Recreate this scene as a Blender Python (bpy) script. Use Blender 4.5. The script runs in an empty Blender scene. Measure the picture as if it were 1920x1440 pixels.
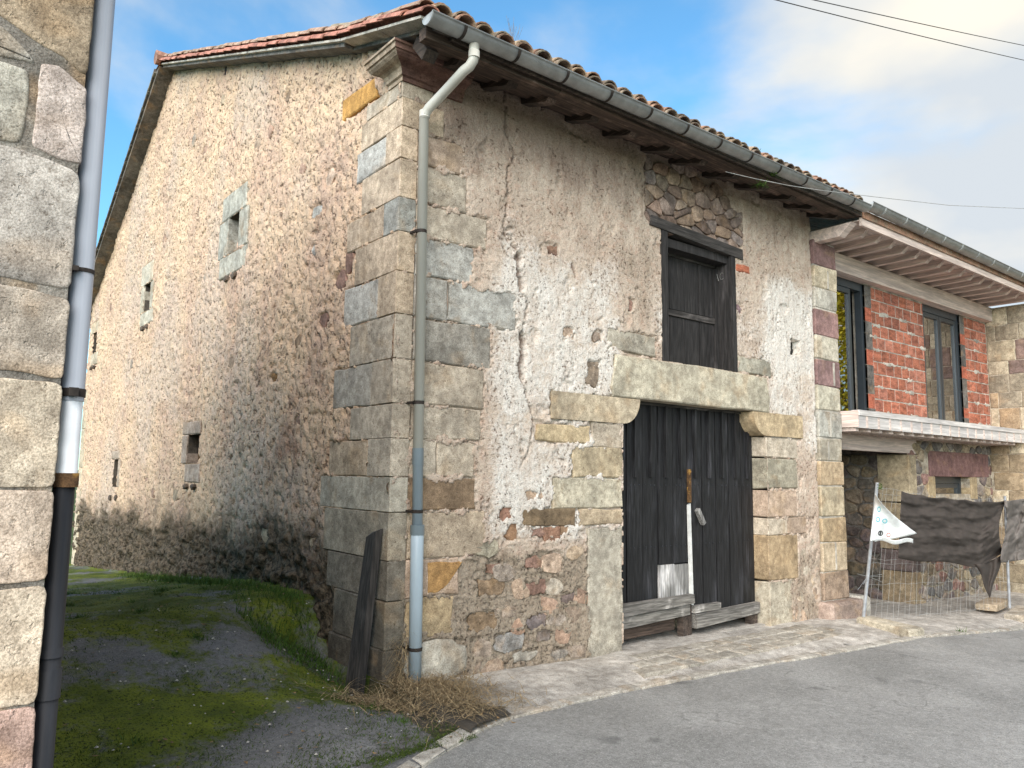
import bpy, math, random
import numpy as np
from mathutils import Matrix, Vector
random.seed(7)
C = bpy.context.scene.collection
scene = bpy.context.scene
# ------------------------------------------------------------------ camera
FPX = 1452.0
def _d(u, v):
    a = np.array([u, -v, -FPX]); return a/np.linalg.norm(a)
_up = _d(179., -12530.); _X = _d(1840., 190.); _X = _X-_up*(_X@_up); _X /= np.linalg.norm(_X)
_R = np.array([_X, np.cross(_up, _X), _up])
CAM = np.array([-3.2241, -5.6481, 1.6])
cam_data = bpy.data.cameras.new('camera'); cam = bpy.data.objects.new('camera', cam_data); C.objects.link(cam)
m = Matrix.Identity(4)
for i in range(3):
    for j in range(3): m[i][j] = _R[i][j]
    m[i][3] = CAM[i]
cam.matrix_world = m
cam_data.sensor_width = 36; cam_data.lens = FPX/1920*36; cam_data.clip_end = 3000; cam_data.clip_start = .05
scene.camera = cam
# ------------------------------------------------------------------ world + sun
SUN_DIR = Vector((-0.74, -0.46, 0.50)).normalized()      # towards the sun
world = bpy.data.worlds.new('World'); scene.world = world; world.use_nodes = True
wn = world.node_tree; wn.nodes.clear()
def WN(t, **k):
    n = wn.nodes.new(t)
    for a, b in k.items(): setattr(n, a, b)
    return n
out = WN('ShaderNodeOutputWorld'); bg = WN('ShaderNodeBackground'); bg.inputs[1].default_value = 0.12
sky = WN('ShaderNodeTexSky', sky_type='NISHITA', sun_disc=False)
sky.sun_elevation = math.asin(SUN_DIR.z); sky.sun_rotation = math.atan2(SUN_DIR.x, SUN_DIR.y)
sky.air_density = 1.0; sky.dust_density = .3; sky.ozone_density = 1.5
tc = WN('ShaderNodeTexCoord'); mp = WN('ShaderNodeMapping'); mp.inputs['Scale'].default_value = (1.0, 1.0, 1.9)
mp.inputs['Location'].default_value = (3.1, 1.7, .4)
nz = WN('ShaderNodeTexNoise'); nz.inputs['Scale'].default_value = 1.9; nz.inputs['Detail'].default_value = 7; nz.inputs['Roughness'].default_value = .5; nz.inputs['Distortion'].default_value = .25
dt = WN('ShaderNodeVectorMath', operation='DOT_PRODUCT'); dt.inputs[1].default_value = (.72, -.50, .15)
ad = WN('ShaderNodeMath', operation='MULTIPLY_ADD'); ad.inputs[1].default_value = .26
rp = WN('ShaderNodeValToRGB'); rp.color_ramp.elements[0].position = .49; rp.color_ramp.elements[1].position = .70
rp.color_ramp.interpolation = 'EASE'
nz2 = WN('ShaderNodeTexNoise'); nz2.inputs['Scale'].default_value = 2.6; nz2.inputs['Detail'].default_value = 5
cr = WN('ShaderNodeValToRGB')
cr.color_ramp.elements[0].position = .38; cr.color_ramp.elements[0].color = (3.7, 4.0, 4.3, 1)
cr.color_ramp.elements[1].position = .62; cr.color_ramp.elements[1].color = (5.9, 5.45, 4.6, 1)
tint = WN('ShaderNodeMix', data_type='RGBA', blend_type='MULTIPLY'); tint.inputs[0].default_value = 1; tint.inputs[7].default_value = (.78, 1.30, 1.42, 1)
mx = WN('ShaderNodeMix', data_type='RGBA')
L = wn.links.new
L(tc.outputs['Generated'], mp.inputs[0]); L(mp.outputs[0], nz.inputs['Vector']); L(mp.outputs[0], nz2.inputs['Vector'])
L(tc.outputs['Generated'], dt.inputs[0]); L(dt.outputs['Value'], ad.inputs[0]); L(nz.outputs[0], ad.inputs[2]); L(ad.outputs[0], rp.inputs[0])
L(nz2.outputs[0], cr.inputs[0]); L(sky.outputs[0], tint.inputs[6]); L(tint.outputs[2], mx.inputs[6]); L(rp.outputs[0], mx.inputs[0]); L(cr.outputs[0], mx.inputs[7])
L(mx.outputs[2], bg.inputs[0]); L(bg.outputs[0], out.inputs[0])
sd = bpy.data.lights.new('sun', 'SUN'); sd.energy = 4.3; sd.angle = math.radians(62); sd.color = (1, .885, .785)
so = bpy.data.objects.new('sun', sd); C.objects.link(so); so.rotation_euler = SUN_DIR.to_track_quat('Z', 'Y').to_euler(); so.location = (-20, -10, 20)
scene.view_settings.view_transform = 'Standard'; scene.view_settings.look = 'None'; scene.view_settings.gamma = 1
scene.view_settings.use_curve_mapping = False
scene.view_settings.exposure = 0.70
scene.cycles.max_bounces = 6
# ------------------------------------------------------------------ survey helpers: where a sight line meets a real plane
def on(ax, val, px, py):
    r = _R@_d(px-960, py-720); t = (val-CAM[ax])/r[ax]; p = CAM+r*t; return Vector((float(p[0]), float(p[1]), float(p[2])))
def F(px, py, y=0.): p = on(1, y, px, py); return p.x, p.z
def G(px, py, x=0.): p = on(0, x, px, py); return p.y, p.z
# ------------------------------------------------------------------ numpy noise
_rs = np.random.RandomState(3); _perm = _rs.permutation(512); _perm = np.concatenate([_perm]*3); _gr = _rs.uniform(0, 2*np.pi, 512)
def perlin(x, y, seed=0):
    x = np.asarray(x, float)+seed*17.31; y = np.asarray(y, float)+seed*9.17
    xi = np.floor(x).astype(int); yi = np.floor(y).astype(int); xf = x-xi; yf = y-yi
    u = xf*xf*xf*(xf*(xf*6-15)+10); v = yf*yf*yf*(yf*(yf*6-15)+10)
    def g(a, b, fx, fy):
        t = _gr[_perm[(_perm[a & 511]+b) & 511]]; return np.cos(t)*fx+np.sin(t)*fy
    n = (1-v)*((1-u)*g(xi, yi, xf, yf)+u*g(xi+1, yi, xf-1, yf))+v*((1-u)*g(xi, yi+1, xf, yf-1)+u*g(xi+1, yi+1, xf-1, yf-1))
    return n*1.5
def fbm(x, y, seed=0, o=4):
    s = 0; a = 1; t = 0
    for k in range(o): s = s+a*perlin(x*2**k, y*2**k, seed+k); t += a; a *= .5
    return s/t*1.3
def sst(a, b, x): t = np.clip((x-a)/(b-a), 0, 1); return t*t*(3-2*t)
# ------------------------------------------------------------------ mesh helpers
class MB:
    def __init__(s): s.v = []; s.f = []
    def add(s, vs, fs):
        n = len(s.v); s.v += [tuple(p) for p in vs]; s.f += [tuple(i+n for i in f) for f in fs]; return s
    def box(s, x0, x1, y0, y1, z0, z1):
        return s.add([(x0,y0,z0),(x1,y0,z0),(x1,y1,z0),(x0,y1,z0),(x0,y0,z1),(x1,y0,z1),(x1,y1,z1),(x0,y1,z1)],
                     [(0,3,2,1),(4,5,6,7),(0,1,5,4),(1,2,6,5),(2,3,7,6),(3,0,4,7)])
    def hexa(s, P): return s.add(P, [(0,3,2,1),(4,5,6,7),(0,1,5,4),(1,2,6,5),(2,3,7,6),(3,0,4,7)])
    def bar(s, a, b, w, h, up=(0,0,1)):
        a = Vector(a); b = Vector(b); d = (b-a).normalized(); r = d.cross(Vector(up))
        r = Vector((1,0,0)) if r.length < 1e-4 else r.normalized()
        u = r.cross(d); P = []
        for p in (a, b): P += [p-r*w/2-u*h/2, p+r*w/2-u*h/2, p+r*w/2+u*h/2, p-r*w/2+u*h/2]
        return s.add(P, [(0,1,2,3),(7,6,5,4),(0,4,5,1),(1,5,6,2),(2,6,7,3),(3,7,4,0)])
    def tube(s, pts, r, n=12, cap=True):
        pts = [Vector(p) for p in pts]; k = len(pts); rr = r if isinstance(r, (list, tuple)) else [r]*k; P = []; ref = None
        for i, p in enumerate(pts):
            d = (pts[min(i+1, k-1)]-pts[max(i-1, 0)]).normalized()
            if ref is None:
                ref = Vector((0,0,1)) if abs(d.z) < .9 else Vector((1,0,0))
            a = d.cross(ref).normalized(); b = d.cross(a).normalized(); ref = -b if False else ref
            for j in range(n):
                t = 2*math.pi*j/n; P.append(p+(a*math.cos(t)+b*math.sin(t))*rr[i])
        Fs = [(i*n+j, i*n+(j+1) % n, (i+1)*n+(j+1) % n, (i+1)*n+j) for i in range(k-1) for j in range(n)]
        if cap: Fs += [tuple(range(n)), tuple(range((k-1)*n, k*n))]
        return s.add(P, Fs)
def mesh(name, mb, mat=None, smooth=False):
    me = bpy.data.meshes.new(name); me.from_pydata(mb.v, [], mb.f)
    if mat: me.materials.append(mat)
    if smooth: me.shade_smooth()
    return me
def obj(name, mb, mat=None, parent=None, col=None, kind=None, smooth=False, label=None):
    me = mb if isinstance(mb, bpy.types.Mesh) else mesh(name, mb, mat, smooth)
    o = bpy.data.objects.new(name, me); C.objects.link(o)
    if parent:
        o.parent = parent; o.matrix_parent_inverse = Matrix.Translation(worldloc(parent)).inverted()
    if col: o.color = (col[0], col[1], col[2], 1)
    if kind: o['kind'] = kind
    if label: o['label'] = label
    return o
def worldloc(p): return p.location.copy() if p.type == 'EMPTY' else Vector((0,0,0))
def thing(name, label, cat, loc, group=None):
    o = bpy.data.objects.new(name, None); C.objects.link(o); o.location = loc; o.empty_display_size = .2
    o['label'] = label; o['category'] = cat
    if group: o['group'] = group
    return o
def tag(o, label, cat, group=None):
    o['label'] = label; o['category'] = cat
    if group: o['group'] = group
    return o
def grid_mesh(name, P, keep=None, mat=None, cols=None, smooth=True):
    """P: (n,m,3) array -> mesh; keep: (n-1,m-1) bool; cols: (n,m,4)"""
    n, k = P.shape[:2]; idx = np.arange(n*k).reshape(n, k)
    q = np.stack([idx[:-1,:-1], idx[1:,:-1], idx[1:,1:], idx[:-1,1:]], -1)
    q = q[keep] if keep is not None else q.reshape(-1, 4)
    used = np.unique(q); mp_ = np.zeros(n*k, int); mp_[used] = np.arange(len(used)); q = mp_[q]; V = P.reshape(-1, 3)[used]
    me = bpy.data.meshes.new(name); me.vertices.add(len(V)); me.vertices.foreach_set('co', V.astype(np.float32).ravel())
    me.loops.add(len(q)*4); me.polygons.add(len(q)); me.loops.foreach_set('vertex_index', q.astype(np.int32).ravel())
    me.polygons.foreach_set('loop_start', np.arange(0, len(q)*4, 4, dtype=np.int32))
    me.update(calc_edges=True); me.validate()
    if smooth: me.shade_smooth()
    if mat: me.materials.append(mat)
    if cols is not None:
        a = me.color_attributes.new('mask', 'FLOAT_COLOR', 'POINT'); a.data.foreach_set('color', cols.reshape(-1, 4)[used].astype(np.float32).ravel())
    return me
# ------------------------------------------------------------------ materials
class NT:
    def __init__(s, name):
        s.m = bpy.data.materials.new(name); s.m.use_nodes = True; s.t = s.m.node_tree; s.t.nodes.clear()
        s.out = s.n('ShaderNodeOutputMaterial'); s.b = s.n('ShaderNodeBsdfPrincipled'); s.l(s.b.outputs[0], s.out.inputs[0])
        s.pos = s.n('ShaderNodeNewGeometry').outputs['Position']
    def n(s, t, **k):
        x = s.t.nodes.new(t)
        for a, b in k.items(): setattr(x, a, b)
        return x
    def l(s, a, b): s.t.links.new(a, b)
    def setv(s, sock, v):
        if hasattr(v, 'links'): s.l(v, sock)
        else: sock.default_value = v
    def math(s, op, a, b=0., c=None, clamp=False):
        x = s.n('ShaderNodeMath', operation=op, use_clamp=clamp); s.setv(x.inputs[0], a); s.setv(x.inputs[1], b)
        if c is not None: s.setv(x.inputs[2], c)
        return x.outputs[0]
    def vec(s, scale=(1,1,1), rnd=False, base=None):
        v = base or s.pos
        if rnd:
            oi = s.n('ShaderNodeObjectInfo'); a = s.n('ShaderNodeVectorMath', operation='SCALE'); a.inputs[0].default_value = (31, 17, 23); s.l(oi.outputs['Random'], a.inputs['Scale'])
            b = s.n('ShaderNodeVectorMath', operation='ADD'); s.l(v, b.inputs[0]); s.l(a.outputs[0], b.inputs[1]); v = b.outputs[0]
        x = s.n('ShaderNodeVectorMath', operation='MULTIPLY'); s.l(v, x.inputs[0]); x.inputs[1].default_value = scale; return x.outputs[0]
    def noise(s, v, scale, detail=4, rough=.55, dist=0.):
        x = s.n('ShaderNodeTexNoise'); s.l(v, x.inputs['Vector']); x.inputs['Scale'].default_value = scale; x.inputs['Detail'].default_value = detail
        x.inputs['Roughness'].default_value = rough; x.inputs['Distortion'].default_value = dist; return x.outputs[0]
    def vor(s, v, scale, feature='F1', rnd=1.):
        x = s.n('ShaderNodeTexVoronoi', feature=feature); s.l(v, x.inputs['Vector']); x.inputs['Scale'].default_value = scale; x.inputs['Randomness'].default_value = rnd; return x.outputs['Distance']
    def ramp(s, f, a, b, ease=True):
        x = s.n('ShaderNodeMapRange', interpolation_type='SMOOTHSTEP' if ease else 'LINEAR'); s.l(f, x.inputs[0]); x.inputs[1].default_value = a; x.inputs[2].default_value = b; return x.outputs[0]
    def mix(s, f, a, b, mode='MIX'):
        x = s.n('ShaderNodeMix', data_type='RGBA', blend_type=mode); s.setv(x.inputs[0], f)
        for i, c in ((6, a), (7, b)):
            if hasattr(c, 'links'): s.l(c, x.inputs[i])
            else: x.inputs[i].default_value = (c[0], c[1], c[2], 1)
        return x.outputs[2]
    def bump(s, h, strength, dist, prev=None):
        x = s.n('ShaderNodeBump'); x.inputs['Strength'].default_value = strength; x.inputs['Distance'].default_value = dist; s.l(h, x.inputs['Height'])
        if prev is not None: s.l(prev, x.inputs['Normal'])
        return x.outputs[0]
    def fin(s, col, rough=.85, nrm=None, metal=0., spec=.35):
        s.setv(s.b.inputs['Base Color'], col if hasattr(col, 'links') else (col[0], col[1], col[2], 1)); s.setv(s.b.inputs['Roughness'], rough)
        s.b.inputs['Metallic'].default_value = metal; s.b.inputs['Specular IOR Level'].default_value = spec
        if nrm is not None: s.l(nrm, s.b.inputs['Normal'])
        return s.m
def rocky(name, base=None, dark=.6, light=1.35, s1=3., s2=14., pit=35., bd=.006, rough=.9, warm=(.5,.3,.13), warmamt=.35, stretch=(1,1,1), metal=0, lich=0., spec=.3):
    N = NT(name); v = N.vec(stretch, rnd=True)
    if base is None: base = N.n('ShaderNodeObjectInfo').outputs['Color']
    a = N.noise(v, s1, 5, .6); b = N.noise(v, s2, 6, .65); c = N.noise(v, pit, 5, .7); d = N.noise(v, s1*.7+1.3, 3, .5, .6)
    col = N.mix(N.ramp(a, .35, .7), N.mix(1, base, (light, light, light), 'MULTIPLY'), N.mix(1, base, (dark, dark, dark), 'MULTIPLY'))
    col = N.mix(N.math('MULTIPLY', N.ramp(d, .52, .72), warmamt), col, warm)
    col = N.mix(N.ramp(b, .3, .75), N.mix(1, col, (.68,.66,.64), 'MULTIPLY'), N.mix(1, col, (1.25,1.25,1.24), 'MULTIPLY'))
    col = N.mix(N.math('MULTIPLY', N.ramp(c, .44, .32), .8), col, N.mix(1, col, (.42,.38,.34), 'MULTIPLY'))
    if lich: col = N.mix(N.math('MULTIPLY', N.ramp(N.noise(v, 9, 6, .7), .5, .62), lich), col, (.36, .33, .24))
    g5 = N.noise(v, 130, 3, .7); col = N.mix(N.ramp(g5, .36, .62), N.mix(1, col, (.66,.65,.63), 'MULTIPLY'), N.mix(1, col, (1.14,1.14,1.14), 'MULTIPLY'))
    h = N.math('ADD', N.math('MULTIPLY', b, .8), N.math('MULTIPLY', c, .9)); h = N.math('ADD', h, N.math('MULTIPLY', N.ramp(N.noise(v, pit*.6, 3), .4, .3), -.5))
    return N.fin(col, rough, N.bump(h, .9, bd), metal, spec)
def woody(name, base, dark=.45, light=1.6, axis='z', rough=.7, bd=.003, sheen=.4, objcol=False):
    N = NT(name); st = {'z': (1,1,.06), 'x': (.06,1,1), 'y': (1,.06,1)}[axis]; v = N.vec(st, rnd=True)
    if objcol: base = N.n('ShaderNodeObjectInfo').outputs['Color']
    a = N.noise(v, 60, 6, .65, .4); b = N.noise(v, 14, 4, .6, .8); g = N.noise(N.vec((1,1,.35) if axis == 'z' else (1,1,1), rnd=True), 3, 4, .6)
    col = N.mix(N.ramp(a, .35, .7), N.mix(1, base, (dark,dark,dark), 'MULTIPLY'), N.mix(1, base, (light,light,light*1.02), 'MULTIPLY'))
    col = N.mix(N.ramp(b, .3, .7), N.mix(1, col, (.6,.6,.62), 'MULTIPLY'), col)
    col = N.mix(N.math('MULTIPLY', N.ramp(g, .52, .72), .8), col, N.mix(1, col, (3.2, 3.2, 3.3) if dark < .6 else (1.1,1.1,1.1), 'MULTIPLY'))  # worn streaks and sheen, painted as lighter patches on the dark timbers
    return N.fin(col, N.math('MULTIPLY_ADD', a, .3, rough-.15), N.bump(N.math('ADD', a, N.math('MULTIPLY', b, .8)), .8, bd), 0, sheen)
def plain(name, base, rough=.5, metal=0., spec=.5, var=.25, s=8, bd=.0, streak=False):
    N = NT(name); v = N.vec((1,1,.15) if streak else (1,1,1), rnd=True); a = N.noise(v, s, 5, .6)
    col = N.mix(N.ramp(a, .3, .7), N.mix(1, base, (1-var,)*3, 'MULTIPLY'), N.mix(1, base, (1+var,)*3, 'MULTIPLY'))
    return N.fin(col, N.math('MULTIPLY_ADD', a, .3, rough-.15), N.bump(N.noise(v, s*5, 4), .5, bd) if bd else None, metal, spec)
M = {}
M['stone'] = rocky('sandstone', dark=.74, light=1.22, warm=(.46,.31,.17), warmamt=.3)
M['stone_smooth'] = rocky('dressed_sandstone', pit=60, bd=.003, warmamt=.25, dark=.75, light=1.2)
M['stone_big'] = rocky('near_ashlar', s1=2.2, s2=11, pit=48, bd=.007, warmamt=.28)
M['rubble'] = rocky('rubble_stone', s1=6, s2=20, pit=45, bd=.008, warmamt=.2)
M['tile'] = rocky('clay_tile', s1=5, s2=22, pit=70, bd=.003, warmamt=.1, warm=(.25,.12,.06), lich=.55)
M['tile_red'] = rocky('clay_tile_red', s1=5, s2=22, pit=70, bd=.002, warmamt=.1, warm=(.4,.2,.12), lich=.08, rough=.75)
M['brick'] = rocky('hollow_brick', s1=6, s2=30, pit=90, bd=.002, warmamt=.1, warm=(.5,.25,.15), stretch=(1,1,3), rough=.8)
M['concrete'] = rocky('old_concrete', base=(.42,.40,.37,1), s1=1.6, s2=9, pit=40, bd=.008, warm=(.38,.37,.35), warmamt=.4, dark=.8)
M['mortar'] = rocky('lime_mortar', base=(.42,.37,.30,1), s1=3, s2=16, pit=50, bd=.01)
M['mortar_dark'] = rocky('grey_mortar', base=(.16,.15,.14,1), s1=3, s2=16, pit=50, bd=.012)
M['mortar_mid'] = rocky('grey_brown_mortar', base=(.20,.185,.165,1), s1=3, s2=16, pit=50, bd=.01)
M['slit_shade'] = rocky('shade_dark_reveal', base=(.10,.085,.07,1))  # dark colour stands in for the shade inside the gable slits
M['mortar_pale'] = rocky('pale_mortar', base=(.5,.47,.42,1), s1=5, s2=20, pit=60, bd=.008, warmamt=.1)
for k in M: pass
M['wood_black'] = woody('blackened_planks', (.013,.013,.014,1), light=2.2, rough=.6, sheen=.35)
M['wood_grey'] = woody('weathered_grey_wood', (.23,.215,.19,1), axis='x', rough=.85, light=1.4)
M['wood_greyz'] = woody('weathered_grey_board', (.30,.29,.27,1), axis='z', rough=.85, light=1.4)
M['wood_eave'] = woody('old_eave_timber', (.065,.048,.037,1), axis='y', rough=.9, light=1.5)
M['wood_eavex'] = woody('old_eave_beam', (.09,.062,.046,1), axis='x', rough=.9, light=1.5)
M['wood_loft'] = woody('dark_loft_timber', (.028,.025,.024,1), axis='z', rough=.75, light=1.8)
M['wood_loftx'] = woody('dark_lintel_timber', (.06,.053,.048,1), axis='x', rough=.85, light=1.7)
M['pine'] = woody('new_pine', (.80,.65,.57,1), axis='y', rough=.7, dark=.75, light=1.15, bd=.001)
M['pinex'] = woody('new_pine_beam', (.76,.62,.54,1), axis='x', rough=.7, dark=.8, light=1.12, bd=.001)
M['pine_white'] = woody('primed_pine', (.68,.64,.60,1), axis='x', rough=.7, dark=.8, light=1.1, bd=.001)
M['zinc'] = plain('weathered_gutter', (.34,.35,.35,1), .45, .1, .5, .22, 6, .0006)
M['pvc'] = plain('grey_green_pipe', (.50,.49,.44,1), .42, 0, .5, .14, 3, .0004, True)
M['pvc_blue'] = plain('blue_grey_pipe', (.36,.44,.50,1), .42, 0, .5, .16, 4, .0005, True)
M['pvc_left'] = plain('near_grey_pipe', (.34,.37,.42,1), .4, 0, .5, .12, 3, .0004, True)
M['pvc_white'] = plain('white_pipe', (.72,.75,.78,1), .35, 0, .5, .1, 5, .0004)
M['iron'] = plain('black_iron_pipe', (.025,.027,.032,1), .5, .2, .5, .4, 8, .001, True)
M['strap'] = plain('rusty_strap', (.035,.028,.024,1), .7, .4, .4, .4, 20, .001)
M['rust'] = rocky('rust', base=(.10,.055,.025,1), s1=25, s2=50, pit=90, bd=.002, warm=(.45,.25,.06), warmamt=.8)
M['aluminium'] = plain('dark_aluminium', (.045,.055,.065,1), .35, .3, .5, .1, 3)
M['galv'] = plain('galvanised_steel', (.42,.44,.46,1), .4, .6, .5, .2, 12)
M['wire'] = plain('dull_wire', (.36,.36,.35,1), .5, .3)
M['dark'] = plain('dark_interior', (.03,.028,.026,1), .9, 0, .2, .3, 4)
M['cable'] = plain('black_cable', (.02,.02,.022,1), .6)
M['cable_grey'] = plain('grey_cable', (.30,.30,.29,1), .6)
M['ptfe'] = plain('white_paint', (.60,.60,.58,1), .6, 0, .4, .15, 12, .001)
def glass():
    N = NT('window_glass'); N.t.nodes.remove(N.b)
    g = N.n('ShaderNodeBsdfGlossy'); g.inputs['Roughness'].default_value = .01; g.inputs['Color'].default_value = (.9,.9,.9,1)
    d = N.n('ShaderNodeBsdfTransparent'); d.inputs[0].default_value = (.45,.5,.5,1); x = N.n('ShaderNodeMixShader')
    fr = N.n('ShaderNodeFresnel'); fr.inputs[0].default_value = 1.9
    N.l(N.math('MULTIPLY_ADD', fr.outputs[0], 1.0, .22), x.inputs[0]); N.l(d.outputs[0], x.inputs[1]); N.l(g.outputs[0], x.inputs[2]); N.l(x.outputs[0], N.out.inputs[0]); return N.m
M['glass'] = glass()
def cloth(name, base, trans=.0, rough=.8):
    N = NT(name); v = N.vec(); a = N.noise(v, 5, 5); w = N.noise(N.vec((1,1,12)), 12, 3)
    col = N.mix(N.ramp(a, .3, .7), N.mix(1, base, (.8,)*3, 'MULTIPLY'), N.mix(1, base, (1.2,)*3, 'MULTIPLY'))
    return N.fin(col, rough, N.bump(w, .4, .004), 0, .3)
M['tarp'] = cloth('brown_shade_net', (.050,.041,.036,1)); M['tarp2'] = cloth('grey_brown_net', (.13,.115,.105,1)); M['flag'] = cloth('white_plastic_sheet', (.78,.80,.80,1))
M['teal'] = plain('teal_print', (.10,.42,.48,1), .7); M['redink'] = plain('pink_print', (.5,.2,.17,1), .7); M['blackink'] = plain('black_print', (.03,.03,.03,1), .7)
def leafy(name, a, b):
    N = NT(name); oi = N.noise(N.vec(), 40, 2); col = N.mix(N.ramp(oi, .35, .65), a, b); N.fin(col, .75, None, 0, .2)
    return N.m
M['dry'] = leafy('dry_grass', (.34,.26,.15), (.13,.09,.05)); M['green'] = leafy('green_blades', (.07,.13,.02), (.03,.06,.012))
M['moss_blade'] = leafy('moss_tufts', (.06,.085,.012), (.03,.055,.008)); M['yellow'] = leafy('yellow_leaves', (.62,.47,.03), (.34,.30,.03)); M['bark'] = rocky('bark', base=(.12,.09,.06,1), stretch=(1,1,.2))

def facade_plaster():
    N = NT('facade_plaster'); at = N.n('ShaderNodeAttribute'); at.attribute_name = 'mask'; sp = N.n('ShaderNodeSeparateColor'); N.l(at.outputs['Color'], sp.inputs[0])
    W, E_, B = sp.outputs[0], sp.outputs[1], sp.outputs[2]; v = N.vec(); vs = N.vec((1,1,.28))
    n1 = N.noise(v, 2.2, 6, .65); n2 = N.noise(v, 9, 6, .7); n3 = N.noise(v, 34, 5, .7); n4 = N.noise(vs, 7, 5, .7); n5 = N.noise(v, 95, 3, .6)
    col = N.mix(N.ramp(n1, .35, .68), (.66,.55,.45), (.50,.40,.32))
    col = N.mix(N.ramp(n2, .45, .68), col, (.53,.385,.30))
    wm = N.math('ADD', W, N.math('MULTIPLY_ADD', N.math('ADD', n2, n1), .9, -.9))
    wm = N.math('ADD', wm, N.math('MULTIPLY_ADD', n3, .8, -.4)); col = N.mix(N.ramp(wm, .25, .75), col, N.mix(N.ramp(n4, .35, .6), (.70,.63,.56), (.80,.76,.70)))
    em = N.math('ADD', E_, N.math('MULTIPLY_ADD', N.math('ADD', n4, n3), .8, -.8)); col = N.mix(N.math('MULTIPLY', N.ramp(em, .25, .9), .85), col, (.30,.22,.175))
    bm = N.math('ADD', B, N.math('MULTIPLY_ADD', N.math('ADD', n4, n1), .9, -.9)); col = N.mix(N.math('MULTIPLY', N.ramp(bm, .3, .9), .8), col, N.mix(N.ramp(n3, .4, .6), (.20,.17,.13), (.34,.28,.21)))
    col = N.mix(N.ramp(n4, .55, .75), col, N.mix(1, col, (.72,.66,.62), 'MULTIPLY'))
    col = N.mix(N.math('MULTIPLY', N.ramp(n3, .43, .34), N.math('MULTIPLY_ADD', N.ramp(n1, .4, .6), .75, .15)), col, N.mix(1, col, (.38,.30,.25), 'MULTIPLY'))
    col = N.mix(N.ramp(n5, .3, .6), N.mix(1, col, (.72,.70,.68), 'MULTIPLY'), col)
    h = N.math('ADD', N.math('MULTIPLY', n2, 1.2), N.math('MULTIPLY', n3, .8)); h = N.math('ADD', h, N.math('MULTIPLY', n5, .35))
    h = N.math('ADD', h, N.math('MULTIPLY', N.math('MULTIPLY', N.ramp(n3, .42, .34), -.5), N.ramp(n1, .35, .6)))
    return N.fin(col, .93, N.bump(h, 1, .02), 0, .2)
def gable_plaster():
    N = NT('gable_harling'); at = N.n('ShaderNodeAttribute'); at.attribute_name = 'mask'; sp = N.n('ShaderNodeSeparateColor'); N.l(at.outputs['Color'], sp.inputs[0])
    v = N.vec(); n1 = N.noise(v, 1.1, 5, .6); n2 = N.noise(v, 6, 6, .7); n3 = N.noise(v, 22, 5, .65); n4 = N.noise(v, 45, 4, .7); vo = N.vor(N.vec(), 16)
    n0 = N.noise(v, .45, 4, .6); col = N.mix(N.ramp(n1, .38, .65), (.69,.51,.355), (.56,.40,.30)); col = N.mix(N.math('MULTIPLY', N.ramp(n0, .48, .6), .6), col, (.56,.46,.38)); col = N.mix(N.math('MULTIPLY', N.ramp(n2, .45, .75), .7), col, (.74,.56,.38))
    col = N.mix(N.math('MULTIPLY', N.ramp(n3, .46, .36), .68), col, (.17,.12,.095))
    col = N.mix(N.math('MULTIPLY', N.ramp(n4, .42, .34), .6), col, (.12,.09,.07))
    col = N.mix(N.math('MULTIPLY', N.ramp(sp.outputs[1], .1, .9), .75), col, N.mix(N.ramp(n2, .4, .6), (.27,.17,.12), (.38,.24,.18)))
    gm = N.math('ADD', sp.outputs[2], N.math('MULTIPLY_ADD', N.math('ADD', n2, n3), .8, -.8)); col = N.mix(N.math('MULTIPLY', N.ramp(gm, .2, .85), .93), col, N.mix(N.ramp(n3, .4, .62), (.028,.026,.018), (.13,.105,.075)))
    h = N.math('ADD', N.math('MULTIPLY', n3, 1.3), N.math('MULTIPLY', n4, .7)); h = N.math('ADD', h, N.math('MULTIPLY', N.ramp(n3, .44, .34), -.6)); h = N.math('ADD', h, n2)
    return N.fin(col, .95, N.bump(h, 1.0, .024), 0, .15)
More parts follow.
